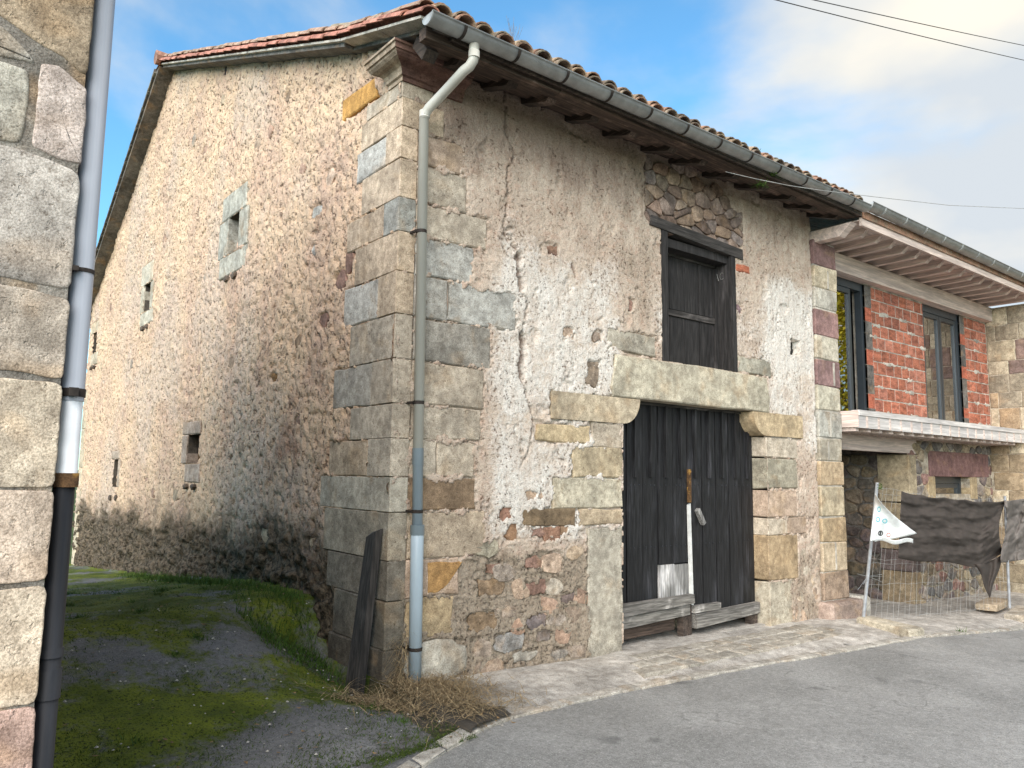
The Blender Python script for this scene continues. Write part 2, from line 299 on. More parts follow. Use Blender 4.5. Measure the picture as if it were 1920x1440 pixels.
def asphalt(name, moss=False):
    N = NT(name); v = N.vec(); n1 = N.noise(v, .7, 5, .6); n2 = N.noise(v, 5, 6, .65); n3 = N.noise(v, 85, 3, .7); vo = N.vor(v, 75); n7 = N.noise(v, 26, 6, .8)
    cw = N.n('ShaderNodeVectorMath', operation='ADD'); cn = N.n('ShaderNodeTexNoise'); cn.inputs['Scale'].default_value = 2.5; cn.inputs['Detail'].default_value = 6; N.l(v, cn.inputs['Vector']); N.l(v, cw.inputs[0]); N.l(cn.outputs['Color'], cw.inputs[1]); ck = N.vor(cw.outputs[0], .55, 'DISTANCE_TO_EDGE')
    col = N.mix(N.ramp(n1, .35, .65), (.22,.218,.21), (.32,.316,.305)); col = N.mix(N.math('MULTIPLY', N.ramp(n2, .5, .72), .4), col, (.34,.335,.32))
    col = N.mix(N.math('MULTIPLY', N.ramp(vo, .30, .16), .75), col, (.50,.49,.46)); col = N.mix(N.ramp(n3, .48, .3), col, N.mix(1, col, (.45,.45,.45), 'MULTIPLY'))
    col = N.mix(N.math('MULTIPLY', N.ramp(N.noise(v, 2.6, 3, .4), .34, .24), .5), col, (.08,.08,.08)); col = N.mix(N.ramp(n7, .35, .65), N.mix(1, col, (.8,.8,.79), 'MULTIPLY'), N.mix(1, col, (1.16,1.16,1.15), 'MULTIPLY')); col = N.mix(N.math('MULTIPLY', N.ramp(ck, .012, .002), N.math('MULTIPLY', N.ramp(n1, .46, .6), .45)), col, (.08,.078,.075))
    h = N.math('ADD', n3, N.math('MULTIPLY', N.ramp(vo, .5, .1), .6)); rough = .85
    if moss:
        at = N.n('ShaderNodeAttribute'); at.attribute_name = 'mask'; sp = N.n('ShaderNodeSeparateColor'); N.l(at.outputs['Color'], sp.inputs[0])
        col = N.mix(1, col, (.55,.55,.58), 'MULTIPLY')
        n6 = N.noise(v, 14, 6, .7); g = N.math('ADD', sp.outputs[0], N.math('MULTIPLY_ADD', N.math('ADD', n2, n6), 1.1, -1.1)); gf = N.ramp(g, .25, .75)
        gc = N.mix(N.ramp(N.noise(v, 2.0, 4), .35, .65), (.065,.088,.007), (.14,.165,.015)); gc = N.mix(N.ramp(N.noise(v, 60, 3), .5, .3), gc, (.012,.016,.004))
        col = N.mix(gf, col, gc); dm = N.math('ADD', sp.outputs[1], N.math('MULTIPLY_ADD', n6, 1.2, -.6)); col = N.mix(N.math('MULTIPLY', N.ramp(dm, .3, .8), .85), col, (.045,.036,.024))
        h = N.math('ADD', h, N.math('MULTIPLY', n6, 3)); 
    return N.fin(col, rough, N.bump(h, .8, .006), 0, .25)
M['facade'] = facade_plaster(); M['gable'] = gable_plaster(); M['asphalt'] = asphalt('street_asphalt'); M['alley'] = asphalt('mossy_alley', True)
# ------------------------------------------------------------------ stone pieces
TAN, BEIGE, GREY, OCHRE, PINK, BROWN, PALE = (.475,.385,.29), (.46,.40,.325), (.41,.40,.37), (.52,.29,.09), (.47,.36,.28), (.25,.18,.12), (.52,.45,.34)
RED, MAUVE, DARK, SLATE = (.24,.15,.12), (.24,.15,.145), (.085,.072,.058), (.34,.32,.285)
def vary(c, a=.12):
    k = 1+random.uniform(-a, a); t = random.uniform(-a, a)*.14; return (c[0]*k*(1+t), c[1]*k, c[2]*k*(1-t))
def piece(plane, u0, u1, v0, v1, w=0., depth=.12, proud=.012, name='stone', parent=None, col=TAN, mat='stone', jit=.01, bev=.012, seg=3, rnd=0., smooth=False, poly=None, bulge=.003):
    """an irregular block whose outline lies in a wall plane: plane maps (u, v, outward) to the world"""
    if poly is None:
        P = []
        c = [(u0,v0),(u1,v0),(u1,v1),(u0,v1)]
        for i in range(4):
            a, b = c[i], c[(i+1) % 4]
            for k in range(seg): t = k/seg; P.append([a[0]+(b[0]-a[0])*t, a[1]+(b[1]-a[1])*t])
    else:
        P = []; c = poly; n = len(c)
        for i in range(n):
            a, b = c[i], c[(i+1) % n]
            for k in range(seg): t = k/seg; P.append([a[0]+(b[0]-a[0])*t, a[1]+(b[1]-a[1])*t])
    cu = sum(p[0] for p in P)/len(P); cv = sum(p[1] for p in P)/len(P)
    hw = max(abs(p[0]-cu) for p in P); hh = max(abs(p[1]-cv) for p in P)
    for p in P:
        if rnd:
            a = (p[0]-cu)/hw; b = (p[1]-cv)/hh; k = 1-rnd*(.42*min(abs(a), abs(b))**2); p[0] = cu+(p[0]-cu)*k; p[1] = cv+(p[1]-cv)*k
        p[0] += random.uniform(-jit, jit); p[1] += random.uniform(-jit, jit)
    n = len(P); V = []
    def ins(p, d):
        du, dv = cu-p[0], cv-p[1]; sx = min(1, d/max(abs(du), 1e-6)) if abs(du) > hw*.35 else 0; sy = min(1, d/max(abs(dv), 1e-6)) if abs(dv) > hh*.35 else 0
        return p[0]+du*sx, p[1]+dv*sy
    for p in P: V.append(plane(p[0], p[1], w-depth))
    for p in P: V.append(plane(p[0], p[1], w+proud-bev))
    for p in P: a, b = ins(p, bev); V.append(plane(a, b, w+proud-bev*.18+random.uniform(-1, 1)*jit*.12))
    V.append(plane(cu, cv, w+proud+bulge))
    fs = [(i, (i+1) % n, n+(i+1) % n, n+i) for i in range(n)]+[(n+i, n+(i+1) % n, 2*n+(i+1) % n, 2*n+i) for i in range(n)]+[(2*n+i, 2*n+(i+1) % n, 3*n) for i in range(n)]
    mb = MB().add(V, fs); me = mesh(name, mb, M[mat])
    if smooth: me.shade_smooth()
    return obj(name, me, None, parent, col)
PF = lambda u, v, w: (u, -w, v)          # facade, looks to -Y
PG = lambda u, v, w: (-w, u, v)          # gable, looks to -X
def PFy(y): return lambda u, v, w: (u, y-w, v)
def PGx(x): return lambda u, v, w: (x-w, u, v)
def cblock(x0, x1, y0, y1, z0, z1, parent, col, bev=.012, jit=.006, name='stone', mat='stone'):
    """bevelled corner block"""
    V = []; xs = (x0, x1); ys = (y0, y1); zs = (z0, z1); c = {}
    for i in (0,1):
        for j in (0,1):
            for k in (0,1):
                jx, jy, jz = [random.uniform(-jit, jit) for _ in range(3)]
                X, Y, Z = xs[i]+jx*.4, ys[j]+jy*.4, zs[k]+jz; bx, by, bz = (bev if i == 0 else -bev), (bev if j == 0 else -bev), (bev if k == 0 else -bev)
                b = len(V); V += [(X, Y+by, Z+bz), (X+bx, Y, Z+bz), (X+bx, Y+by, Z)]; c[i,j,k] = b
    f = []
    for i in (0,1): f.append((c[i,0,0], c[i,1,0], c[i,1,1], c[i,0,1]))
    for j in (0,1): f.append((c[0,j,0]+1, c[1,j,0]+1, c[1,j,1]+1, c[0,j,1]+1))
    for k in (0,1): f.append((c[0,0,k]+2, c[1,0,k]+2, c[1,1,k]+2, c[0,1,k]+2))
    for i in (0,1):
        for j in (0,1): a, b = c[i,j,0], c[i,j,1]; f.append((a, b, b+1, a+1))
    for i in (0,1):
        for k in (0,1): a, b = c[i,0,k], c[i,1,k]; f.append((a, b, b+2, a+2))
    for j in (0,1):
        for k in (0,1): a, b = c[0,j,k], c[1,j,k]; f.append((a+1, b+1, b+2, a+2))
    for b in c.values(): f.append((b, b+1, b+2))
    return obj(name, MB().add(V, f), M[mat], parent, col)
def rubble(plane, regions, rows, parent, cols, w=0., proud=.02, gap=.02, name='stone', depth=.1, wr=(.12,.32), mat='rubble', skip=None, keepp=1., jit=.012):
    """rough courses of odd stones filling a rectangle; rows = mean height"""
    u0, u1, v0, v1 = regions; v = v0; n = 0
    while v < v1-.03:
        h = min(rows*random.uniform(.7, 1.35), v1-v); u = u0-random.uniform(0, .08)
        while u < u1-.03:
            l = min(random.uniform(*wr), u1-u); a, b = u+gap/2, u+l-gap/2; u += l
            if b-a < .04 or random.random() > keepp: continue
            ua = max(a, u0); c0 = v+gap/2+random.uniform(-.012, .012); c1 = v+h-gap/2+random.uniform(-.012, .012)
            if skip and skip((ua+b)/2, (c0+c1)/2): continue
            piece(plane, ua, b, c0, c1, w, depth, proud+random.uniform(-.01, .01), name, parent, vary(random.choice(cols), .25), mat, jit, .014, 2, .55, bulge=.008); n += 1
        v += h
    return n
def fitted(plane, region, h, asp, parent, cols, w=0., proud=.02, gap=.014, name='stone', depth=.1, mat='rubble', skip=None, keepp=1., cut=1, var=.22, jitr=.36):
    """irregular stones that fit each other: cells round scattered points, corners worn off"""
    u0, u1, v0, v1 = region; l = h*asp; P = []; nv = max(1, round((v1-v0)/h)); nu = max(1, round((u1-u0)/l))
    for j in range(-1, nv+1):
        for i in range(-1, nu+2):
            P.append((u0+(i+.5*(j % 2)+random.uniform(-jitr, jitr))*l, v0+(j+.5+random.uniform(-jitr, jitr)*.8)*(v1-v0)/nv))
    for c in P:
        poly = [(max(u0, c[0]-l*2), max(v0, c[1]-h*2)), (min(u1, c[0]+l*2), max(v0, c[1]-h*2)), (min(u1, c[0]+l*2), min(v1, c[1]+h*2)), (max(u0, c[0]-l*2), min(v1, c[1]+h*2))]
        if poly[0][0] >= poly[1][0] or poly[0][1] >= poly[2][1]: continue
        for d in P:
            if d is c or abs(d[0]-c[0]) > 3*l or abs(d[1]-c[1]) > 3*h: continue
            nx, ny = (d[0]-c[0])/asp**2, d[1]-c[1]; mx_, my_ = (c[0]+d[0])/2, (c[1]+d[1])/2; ln = math.hypot(nx, ny); off = gap/2*ln; out_ = []
            f = lambda p: (p[0]-mx_)*nx+(p[1]-my_)*ny+off
            for i in range(len(poly)):
                a, b = poly[i], poly[(i+1) % len(poly)]; fa, fb = f(a), f(b)
                if fa <= 0: out_.append(a)
                if (fa < 0) != (fb < 0) and fa != fb: t = fa/(fa-fb); out_.append((a[0]+(b[0]-a[0])*t, a[1]+(b[1]-a[1])*t))
            poly = out_
            if len(poly) < 3: break
        if len(poly) < 3: continue
        ar = abs(sum(poly[i][0]*poly[(i+1) % len(poly)][1]-poly[(i+1) % len(poly)][0]*poly[i][1] for i in range(len(poly))))/2
        if ar < .15*h*l: continue
        cx = sum(p[0] for p in poly)/len(poly); cy = sum(p[1] for p in poly)/len(poly)
        if (skip and skip(cx, cy)) or random.random() > keepp: continue
        for _ in range(cut):
            q = []
            for i in range(len(poly)): a, b = poly[i], poly[(i+1) % len(poly)]; q += [(a[0]*.78+b[0]*.22, a[1]*.78+b[1]*.22), (a[0]*.22+b[0]*.78, a[1]*.22+b[1]*.78)]
            poly = q
        piece(plane, 0, 0, 0, 0, w, depth, proud+random.uniform(-.35, .35)*proud, name, parent, vary(random.choice(cols), var), mat, .004, min(.012, proud*.8), 1, 0, poly=poly, bulge=.004)
# ------------------------------------------------------------------ ground heights
_zx = ([-12,-3,-.6,0,.86,2.2,6.5,9,14,30], [-.1,-.12,-.15,-.13,-.17,-.20,-.25,-.42,-.5,-.6])
_zy = ([-3,-1.6,-.4,.5,1.3,2.6,4.3,6.7,10.3,13.7,30], [-.12,-.14,.06,.25,.42,.38,.23,.01,-.27,-.53,-.8])
def gz(x, y):
    a = np.interp(x, *_zx); b = np.interp(y, *_zy)
    t = sst(.2, -1.0, np.asarray(x, float))*sst(-1.6, -1.1, np.asarray(y, float)); t2 = np.where(np.asarray(y) > 1.3, np.where(np.asarray(x) < .3, 1, t), t)
    t2 = np.maximum(t, sst(.9, 1.5, np.asarray(y, float))*(np.asarray(x) < .3))
    return a*(1-t2)+b*t2
_ex = ([-12,-3,-1.6,-.63,.25,1.1,2.15,3.5,5.1,7.84,9.5,16,60], [-2.6,-2.15,-1.95,-1.51,-1.12,-1.0,-.97,-1.06,-1.2,-1.36,-1.42,-1.6,-2])
def edge(x): return np.interp(x, *_ex)
# far ground sheet
gs = MB(); R_ = 900
gs.add([(-R_,-R_,-1.2),(R_,-R_,-1.2),(R_,R_,-1.2),(-R_,R_,-1.2)], [(0,1,2,3)])
obj('ground', gs, plain('far_ground', (.07,.09,.03,1), .95, 0, .1, .4, .2), kind='structure')
# street
xs = np.arange(-9, 22.01, .05); ss = np.concatenate([np.linspace(0, 1, 60)**1.0])
X = np.repeat(xs[:,None], 60, 1); yE = edge(X)-.005; Y = yE+( -11-yE)*ss[None,:]
Zs = gz(X, np.minimum(Y, -1.6))-.012+.010*fbm(X*.7, Y*.7, 2)+.004*fbm(X*3, Y*3, 5)
obj('street', grid_mesh('street', np.stack([X, Y, Zs], -1), None, M['asphalt']), kind='structure')
seam = MB(); pts = [on(2,-.33,*p) for p in ((1500,1212),(1640,1232),(1780,1262),(1990,1302))]
for off, w_ in ((0,.03),(.16,.022)):
    V = []
    for a, b in zip(pts[:-1], pts[1:]):
        for i in range(12):
            p = a.lerp(b, i/12); ww = w_*(1+.4*float(perlin(p.x*3, p.y*3+off*9)))
            for yy in (p.y+off-ww, p.y+off+ww): V.append((p.x, yy, float(gz(p.x, min(yy,-1.6)))-.012+.010*float(fbm(p.x*.7, yy*.7, 2))+.004*float(fbm(p.x*3, yy*3, 5))+.004))
    seam.add(V, [(2*i, 2*i+1, 2*i+3, 2*i+2) for i in range(len(V)//2-1)])
obj('tar_seam', seam, plain('bitumen', (.12,.12,.12,1), .8, 0, .3, .3, 20, .002), bpy.data.objects['street'], kind='stuff')
# alley ground: covers the lane between the houses and dips towards the wall corner
xs = np.arange(-9, .66, .035); ys = np.concatenate([np.arange(-2.9, 3, .035), np.arange(3, 22, .12)])
X, Y = np.meshgrid(xs, ys, indexing='ij'); Yc = np.maximum(Y, edge(X)-.02)
lump = fbm(X*2.2, Yc*2.2, 8); moss = .50+.85*fbm(X*.8+3, Yc*.8, 11, 3)+.30*sst(-.8, 1.5, Yc)-.9*sst(.9, .3, np.hypot((X+.75)/1.3, (Yc+.95)/.75))-.35*sst(-.9,-1.5,Yc)
moss = np.clip(moss, 0, 1); dirt = sst(.75, .1, np.hypot((X+.05)/1.2, (Yc+.4)/.9))*.9+.5*sst(.25, .0, np.abs(Yc-edge(X)-.25))*(X > -1.4)
Z = gz(X, Yc)+.022*lump*sst(-1.6, -.9, Yc)+.012*moss+(.012*fbm(X*8, Yc*8, 15, 3)+.008*perlin(X*13, Yc*13, 19))*np.clip(moss*1.6, .15, 1)*sst(-1.6, -1.1, Yc)
Z = Z-.14*np.clip((X+2.3)/2.3, 0, 1)**1.3*sst(1.4, .1, Yc)*sst(-.9, .1, Yc)
Z = np.where(X > -.06, gz(X, Yc)+.032+.02*lump+.03*np.clip(fbm(X*5, Yc*5, 9), -.3, 1), Z); dirt = np.where((X > -.3) & (Yc < .15), np.maximum(dirt, .95), dirt); moss = moss*(X < .1)
Xm, Ym = X[:-1,:-1], Yc[:-1,:-1]; keepA = (Xm < .03) | ((Xm < .34+.22*fbm(Xm*3, Ym*5, 14, 3)-.25*sst(-.75, -.2, Ym)) & (Ym < -.03))
cols = np.stack([moss, dirt, 0*moss, 1+0*moss], -1)
obj('alley_ground', grid_mesh('alley_ground', np.stack([X, Yc, Z], -1), keepA, M['alley'], cols), kind='structure')
def alley_z(x, y):
    return float(gz(x, y)-.14*np.clip((x+2.3)/2.3, 0, 1)**1.3*sst(1.4, .1, np.float64(y))*sst(-.9, .1, np.float64(y)))
# pavement apron along the facades
xs = np.arange(-.05, 22, .04); tt = np.linspace(0, 1, 40); X = np.repeat(xs[:,None], 40, 1); e = edge(X)+.11; yb = np.where(X < 6.6, .16, 1.6); Y = e+(yb-e)*tt[None,:]
Z = gz(X, np.minimum(Y, 0))+.012+.016*fbm(X*2.4, Y*2.4, 21)+.02*sst(-.7, -.2, Y); Z -= .035*sst(.25, 0, Y-e)
obj('pavement', grid_mesh('pavement', np.stack([X, Y, Z], -1), None, M['concrete']), kind='structure')
# kerb stones along the street edge and flat setts in front of the doors: pieces of the pavement
pav = bpy.data.objects['pavement']
def flatstone(x0, x1, yf0, yb0, yf1, yb1, par, col, name, h=.05, up=.012, seed=0):
    P = [(x0, yf0), ((x0+x1)/2, (yf0+yf1)/2+random.uniform(-.01,.01)), (x1, yf1), (x1+random.uniform(-.015,.01), (yf1+yb1)/2), (x1, yb1), ((x0+x1)/2, (yb0+yb1)/2+random.uniform(-.015,.015)), (x0, yb0), (x0+random.uniform(-.01,.015), (yf0+yb0)/2)]
    z = float(gz((x0+x1)/2, min((yf0+yb0)/2, 0)))+up; n = 8; cx = sum(p[0] for p in P)/n; cy = sum(p[1] for p in P)/n; V = []
    for p in P: V.append((p[0], p[1], z-h))
    for p in P: V.append((p[0], p[1], z-.008))
    for p in P: V.append((p[0]+(cx-p[0])*.10, p[1]+(cy-p[1])*.12, z+random.uniform(-.003,.003)))
    V.append((cx, cy, z+.004))
    f = [(i, (i+1) % n, n+(i+1) % n, n+i) for i in range(n)]+[(n+i, n+(i+1) % n, 2*n+(i+1) % n, 2*n+i) for i in range(n)]+[(2*n+i, 2*n+(i+1) % n, 3*n) for i in range(n)]
    return obj(name, MB().add(V, f), M['stone'], par, col)
x = -1.7
while x < 12.5:
    l = random.uniform(.22, .5); ya, yb_ = float(edge(x)), float(edge(x+l)); wd = random.uniform(.085, .125)
    flatstone(x+.006, x+l-.006, ya-.02+random.uniform(-.012,.012), ya+wd, yb_-.02+random.uniform(-.012,.012), yb_+wd, pav, vary((.42,.40,.36), .07), 'kerb_stone', .06, .010)
    x += l
for r in range(3):
    y0 = -.16-.2*r; x = 2.5+random.uniform(0, .2)-.2*r
    while x < 5.6:
        l = random.uniform(.2, .42); g_ = .012
        flatstone(x+g_, x+l-g_, y0-.19, y0-.012, y0-.19+random.uniform(-.015,.015), y0-.012, pav, vary((.37,.345,.30), .08), 'paving_stone', .05, .040-.006*r); x += l
# ================================================================== BARN
barn = thing('stone_barn', 'old two-storey stone barn with crumbling pale plaster, dark double doors and clay tile roof', 'barn', (0, 0, -.1))
NEWX = 6.5; GD = 13.67
_ry = ([-.75, .8, 7.82, 14.2], [5.235, 5.73, 8.48, 4.9])
def rz(y): return np.interp(y, *_ry)
Zc = [5.0,4.85,4.59,4.3,3.95,3.65,3.3,2.93,2.55,2.17,1.88,1.56,1.27,.88,.56,-.12]
frects = []; grects = []        # stone outlines that the plaster must leave bare
# quoins : (facade right end px, facade joint px or None, colour), (gable joint px, gable left end px)
qf = [(.30,None,BEIGE),(.42,None,BEIGE),(F(872,225)[0],None,PINK),(F(877,290)[0],None,BEIGE),(F(914,360)[0],None,BEIGE),(F(888,420)[0],None,GREY),(F(969,490)[0],F(841,490)[0],GREY),(F(922,560)[0],None,SLATE),
      (F(909,645)[0],None,BEIGE),(F(902,720)[0],None,BEIGE),(F(890,795)[0],F(820,795)[0],BEIGE),(F(891,860)[0],None,BROWN),(F(910,925)[0],None,TAN),(F(862,1000)[0],None,PINK),(F(872,1085)[0],None,TAN)]
qg = [(None,672,TAN),(None,663,TAN),(712,656,TAN),(None,668,BEIGE),(712,642,TAN),(None,660,TAN),(706,642,BEIGE),(None,656,TAN),(700,627,BEIGE),(None,662,TAN),(697,624,TAN),(None,612,BEIGE),(None,622,BEIGE),(None,630,TAN)]
fc = [BEIGE,TAN,TAN,TAN,(.35,.35,.32),TAN,TAN,BEIGE,BEIGE,BEIGE,BEIGE,(.42,.39,.33),(.30,.27,.22),(.22,.195,.16),BEIGE]
for i in range(14):
    z1, z0 = Zc[i], Zc[i+1]; g = .003; zm = (z0+z1)/2
    pj, pl, cg = qg[i]; pym = {True: 0}.get(False, 0)
    yl = G(pl, 720)[0]; yj = G(pj, 720)[0] if pj else yl
    xr, xj, cf = qf[i]
    xe = .155 if i not in (0,1) else xr
    cblock(-.022+.004*(i % 2), xe-.004, -.016, yj-.004, z0+g, z1-g, barn, vary(fc[i], .08), .005, .003, mat='stone')
    grects.append((0, yj, z0, z1)); frects.append((0, xe, z0, z1))
    if pj:
        piece(PG, yj+.004, yl, z0+g, z1-g, 0, .1, .016, 'stone', barn, vary(GREY if i in (2,6) else (SLATE if i == 8 else cg), .1)); grects.append((yj, yl, z0, z1))
    if i > 1:
        if xj:
            piece(PF, xe+.004, xj-.006, z0+g, z1-g, 0, .1, .010, 'stone', barn, vary(cf), jit=.008); piece(PF, xj+.008, xr, z0+g*2, z1-g*2, 0, .1, .010, 'stone', barn, vary(cf), jit=.012)
        else: piece(PF, xe+.004, xr, z0+g*1.6, z1-g*1.6, 0, .1, .010, 'stone', barn, vary(cf, .08), jit=.014)
        frects.append((xe, xr, z0, z1))
# foot of the corner: damp dark quoin on the gable side, ochre stones and one pale boulder on the facade
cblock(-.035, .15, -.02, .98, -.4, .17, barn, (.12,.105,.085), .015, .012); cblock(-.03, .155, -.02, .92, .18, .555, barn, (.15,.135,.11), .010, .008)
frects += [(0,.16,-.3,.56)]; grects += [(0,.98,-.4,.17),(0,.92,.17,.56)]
piece(PF, .16, F(848,1160)[0], .24, .55, 0, .1, .012, 'stone', barn, (.46,.36,.23), jit=.015); frects.append((.16, F(848,1160)[0], .24, .55))
piece(PF, .16, .80, -.18, .215, 0, .1, .045, 'stone', barn, (.47,.44,.38), 'stone_smooth', .014, .03, 4, .8, bulge=.02); frects.append((.16,.80,-.18,.2))
# orange triangular stone and the yellow block high on the gable
def polyF(pts, **k): return piece(PF, 0, 0, 0, 0, poly=[F(*p) for p in pts], parent=barn, **k)
def polyG(pts, **k):
    P = [G(*p) for p in pts]; u = [p[0] for p in P]; v = [p[1] for p in P]; grects.append((min(u), max(u), min(v), max(v))); return piece(PG, 0, 0, 0, 0, poly=P, parent=barn, **k)
polyF([(800,1054),(866,1052),(855,1072),(832,1102),(818,1112),(800,1112)], col=(.46,.27,.11), jit=.004, proud=.018)
polyG([(708,144),(709,182),(644,229),(645,190)], col=OCHRE, jit=.004, proud=.02)
# door surround (facade plane)
DX0, DX1, DZ = 2.74, 5.33, 2.42
def fs(x0, x1, z0, z1, col, **k):
    frects.append((x0, x1, z0, z1)); k.setdefault('jit', .012); k.setdefault('mat', 'stone'); k.setdefault('proud', .014); return piece(PF, x0+.005, x1-.005, z0+.005, z1-.005, col=vary(col, .06), parent=barn, **k)
lint = [F(1152,665),(2.66,2.868),(4.0,2.86),F(1432,707),(5.40,2.46),(5.38,2.42),(2.56,2.43),(2.55,2.50)]
piece(PF, 0,0,0,0, poly=[(2.62,2.86),(4.0,2.87),(5.36,2.86),(5.42,2.60),(5.40,2.415),(4.0,2.42),(2.58,2.42),(2.56,2.5)], depth=.3, proud=.03, col=(.48,.44,.35), parent=barn, mat='stone_smooth', jit=.008, bev=.014, seg=3, name='door_lintel'); frects.append((2.6,5.4,2.42,2.86))
def corbel(xj, s, z1, z0, col, xb):
    """console with a quarter-round end: xj jamb line, s=+1 bulges to +x"""
    r = z1-z0; P = [(xb, z1)]; n = 10
    for i in range(n+1): a = math.pi/2*i/n; P.append((xj+s*r*.95*math.cos(a), z1-r*math.sin(a)))
    P.append((xb, z0)); V = []; k = len(P)
    for w in (.022, -.30):
        for p in P: V.append(PF(p[0], p[1], w))
    f = [tuple(range(k)), tuple(range(2*k-1, k-1, -1))]+[(i, (i+1) % k, k+(i+1) % k, k+i) for i in range(k)]
    frects.append((min(xb, xj), max(xb, xj), z0, z1)); return obj('corbel_stone', MB().add(V, f), M['stone_smooth'], barn, col)
corbel(2.74, 1, 2.41, 2.14, (.46,.39,.29), F(1032,760)[0]); corbel(DX1, -1, 2.41, 2.12, (.48,.38,.25), 6.16)
fs(F(1005,810)[0], F(1105,810)[0], F(1060,830)[1], F(1060,796)[1], (.47,.38,.25)); fs(F(1108,820)[0], DX0, F(1060,832)[1]-.03, 2.13, BEIGE)
fs(F(1072,870)[0], DX0, F(1120,895)[1], F(1120,836)[1]-.01, (.48,.40,.28)); fs(F(1036,925)[0], DX0, F(1120,952)[1], F(1120,897)[1], (.47,.43,.34))
fs(F(1085,970)[0], DX0, F(1120,985)[1], F(1120,954)[1], (.48,.39,.28)); fs(F(978,970)[0], F(1079,970)[0], F(1030,987)[1], F(1030,953)[1], (.19,.14,.09), proud=.02)
fs(F(1100,1100)[0], DX0, -.22, F(1130,987)[1], (.42,.39,.33), mat='stone_smooth', seg=5)
# reveal faces of the left jamb are part of those blocks; right jamb blocks are deep and wrap the reveal
for z0, z1, xr, col in [(2.12-.27, 2.115, 6.03, BEIGE), (1.45,1.85,6.02,(.36,.33,.26)), (1.10,1.45,5.98,PINK), (.88,1.10,5.75,BEIGE), (.32,.88,5.98,(.40,.30,.19)), (-.24,.32,5.82,(.40,.36,.29))]:
    cblock(DX1, xr, -.015, .30, z0+.006, z1-.006, barn, vary(col, .06), .012, .012); frects.append((DX1, xr, z0, z1))
fs(5.76,6.2,.88,1.10,PINK)
for z0, z1 in ((1.72,2.13),(1.3,1.71),(.9,1.29),(.4,.89),(-.2,.39)): cblock(2.44, DX0-.006, .12, .5, z0, z1, barn, vary(BEIGE), .01, .006)
# stones flanking the loft door sill
fs(F(1138,640)[0], F(1228,640)[0], F(1180,662)[1], F(1180,622)[1], (.40,.37,.31)); fs(F(1383,690)[0], F(1445,690)[0], F(1410,703)[1], F(1410,670)[1], (.38,.36,.30))
LX0, LX1, LZ0, LZ1 = 3.37, 4.74, 2.875, 4.40
# gable slit windows
def gwin(o, surround, cols, sills=True, depth=.45):
    x0, y0, x1, y1 = o; ya, yb_ = G(x1, (y0+y1)/2)[0], G(x0, (y0+y1)/2)[0]; zt = G((x0+x1)/2, y0)[1]; zb = G((x0+x1)/2, y1)[1]
    for n_, (a, b, c, d) in surround.items():
        u0, u1 = G(c, (b+d)/2)[0], G(a, (b+d)/2)[0]; v1, v0 = G((a+c)/2, b)[1], G((a+c)/2, d)[1]
        if n_ == 'lintel': v0 = zt+.002; u0 = min(u0, ya-.05); u1 = max(u1, yb_+.08)
        if n_ == 'sill': v1 = zb-.002; u0 = min(u0, ya-.05); u1 = max(u1, yb_+.05)
        if n_ == 'left': u0 = yb_+.002; v0, v1 = zb, zt
        if n_ == 'right': u1 = ya-.002; v0, v1 = zb, zt
        if n_ != 'corbel': grects.append((u0, u1, v0, v1))
        piece(PG, u0, u1, v0+.003, v1-.003, 0, .2, .022, 'stone', barn, vary(cols, .1), jit=.006)
    for s in ((ya+.02), (yb_-.10)):
        if sills:
            vb = G((x0+x1)/2, surround['sill'][3])[1]; piece(PG, s-.06, s+.08, vb-.09, vb-.01, 0, .15, .06, 'stone', barn, (.10,.08,.065), jit=.012, rnd=.6)
    return ya, yb_, zb, zt
gh = []
gh.append(gwin((430,404,449,472), {'lintel': (421,357,464,405), 'left': (413,420,430,480), 'right': (449,395,466,462), 'sill': (414,472,464,512)}, (.40,.39,.34)))
gh.append(gwin((272,533,283,582), {'lintel': (268,495,288,533), 'left': (266,533,272,582), 'right': (283,530,288,580), 'sill': (265,582,288,608)}, (.44,.41,.34)))
gh.append(gwin((176,624,183,661), {'lintel': (173,604,186,624), 'sill': (172,661,184,684)}, (.5,.43,.33)))
gh.append(gwin((353,815,372,869), {'lintel': (345,790,378,815), 'left': (343,815,353,869), 'sill': (350,870,376,905)}, (.38,.31,.26)))
gh.append(gwin((213,861,222,913), {'lintel': (211,845,226,861), 'right': (222,861,226,913)}, (.40,.33,.27), sills=False))
for px in (209, 220): u, v = G(px, 933); piece(PG, u-.07, u+.07, v-.05, v+.05, 0, .1, .05, 'stone', barn, (.10,.08,.065), rnd=.6)
dk = MB()
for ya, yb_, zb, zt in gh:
    dk = MB(); dk.add([(0,ya,zb),(0,yb_,zb),(0,yb_,zt),(0,ya,zt),(.5,ya,zb),(.5,yb_,zb),(.5,yb_,zt),(.5,ya,zt)], [(0,1,5,4),(1,2,6,5),(2,3,7,6),(3,0,4,7),(4,5,6,7)]); obj('window_reveal', dk, M['slit_shade'], barn)
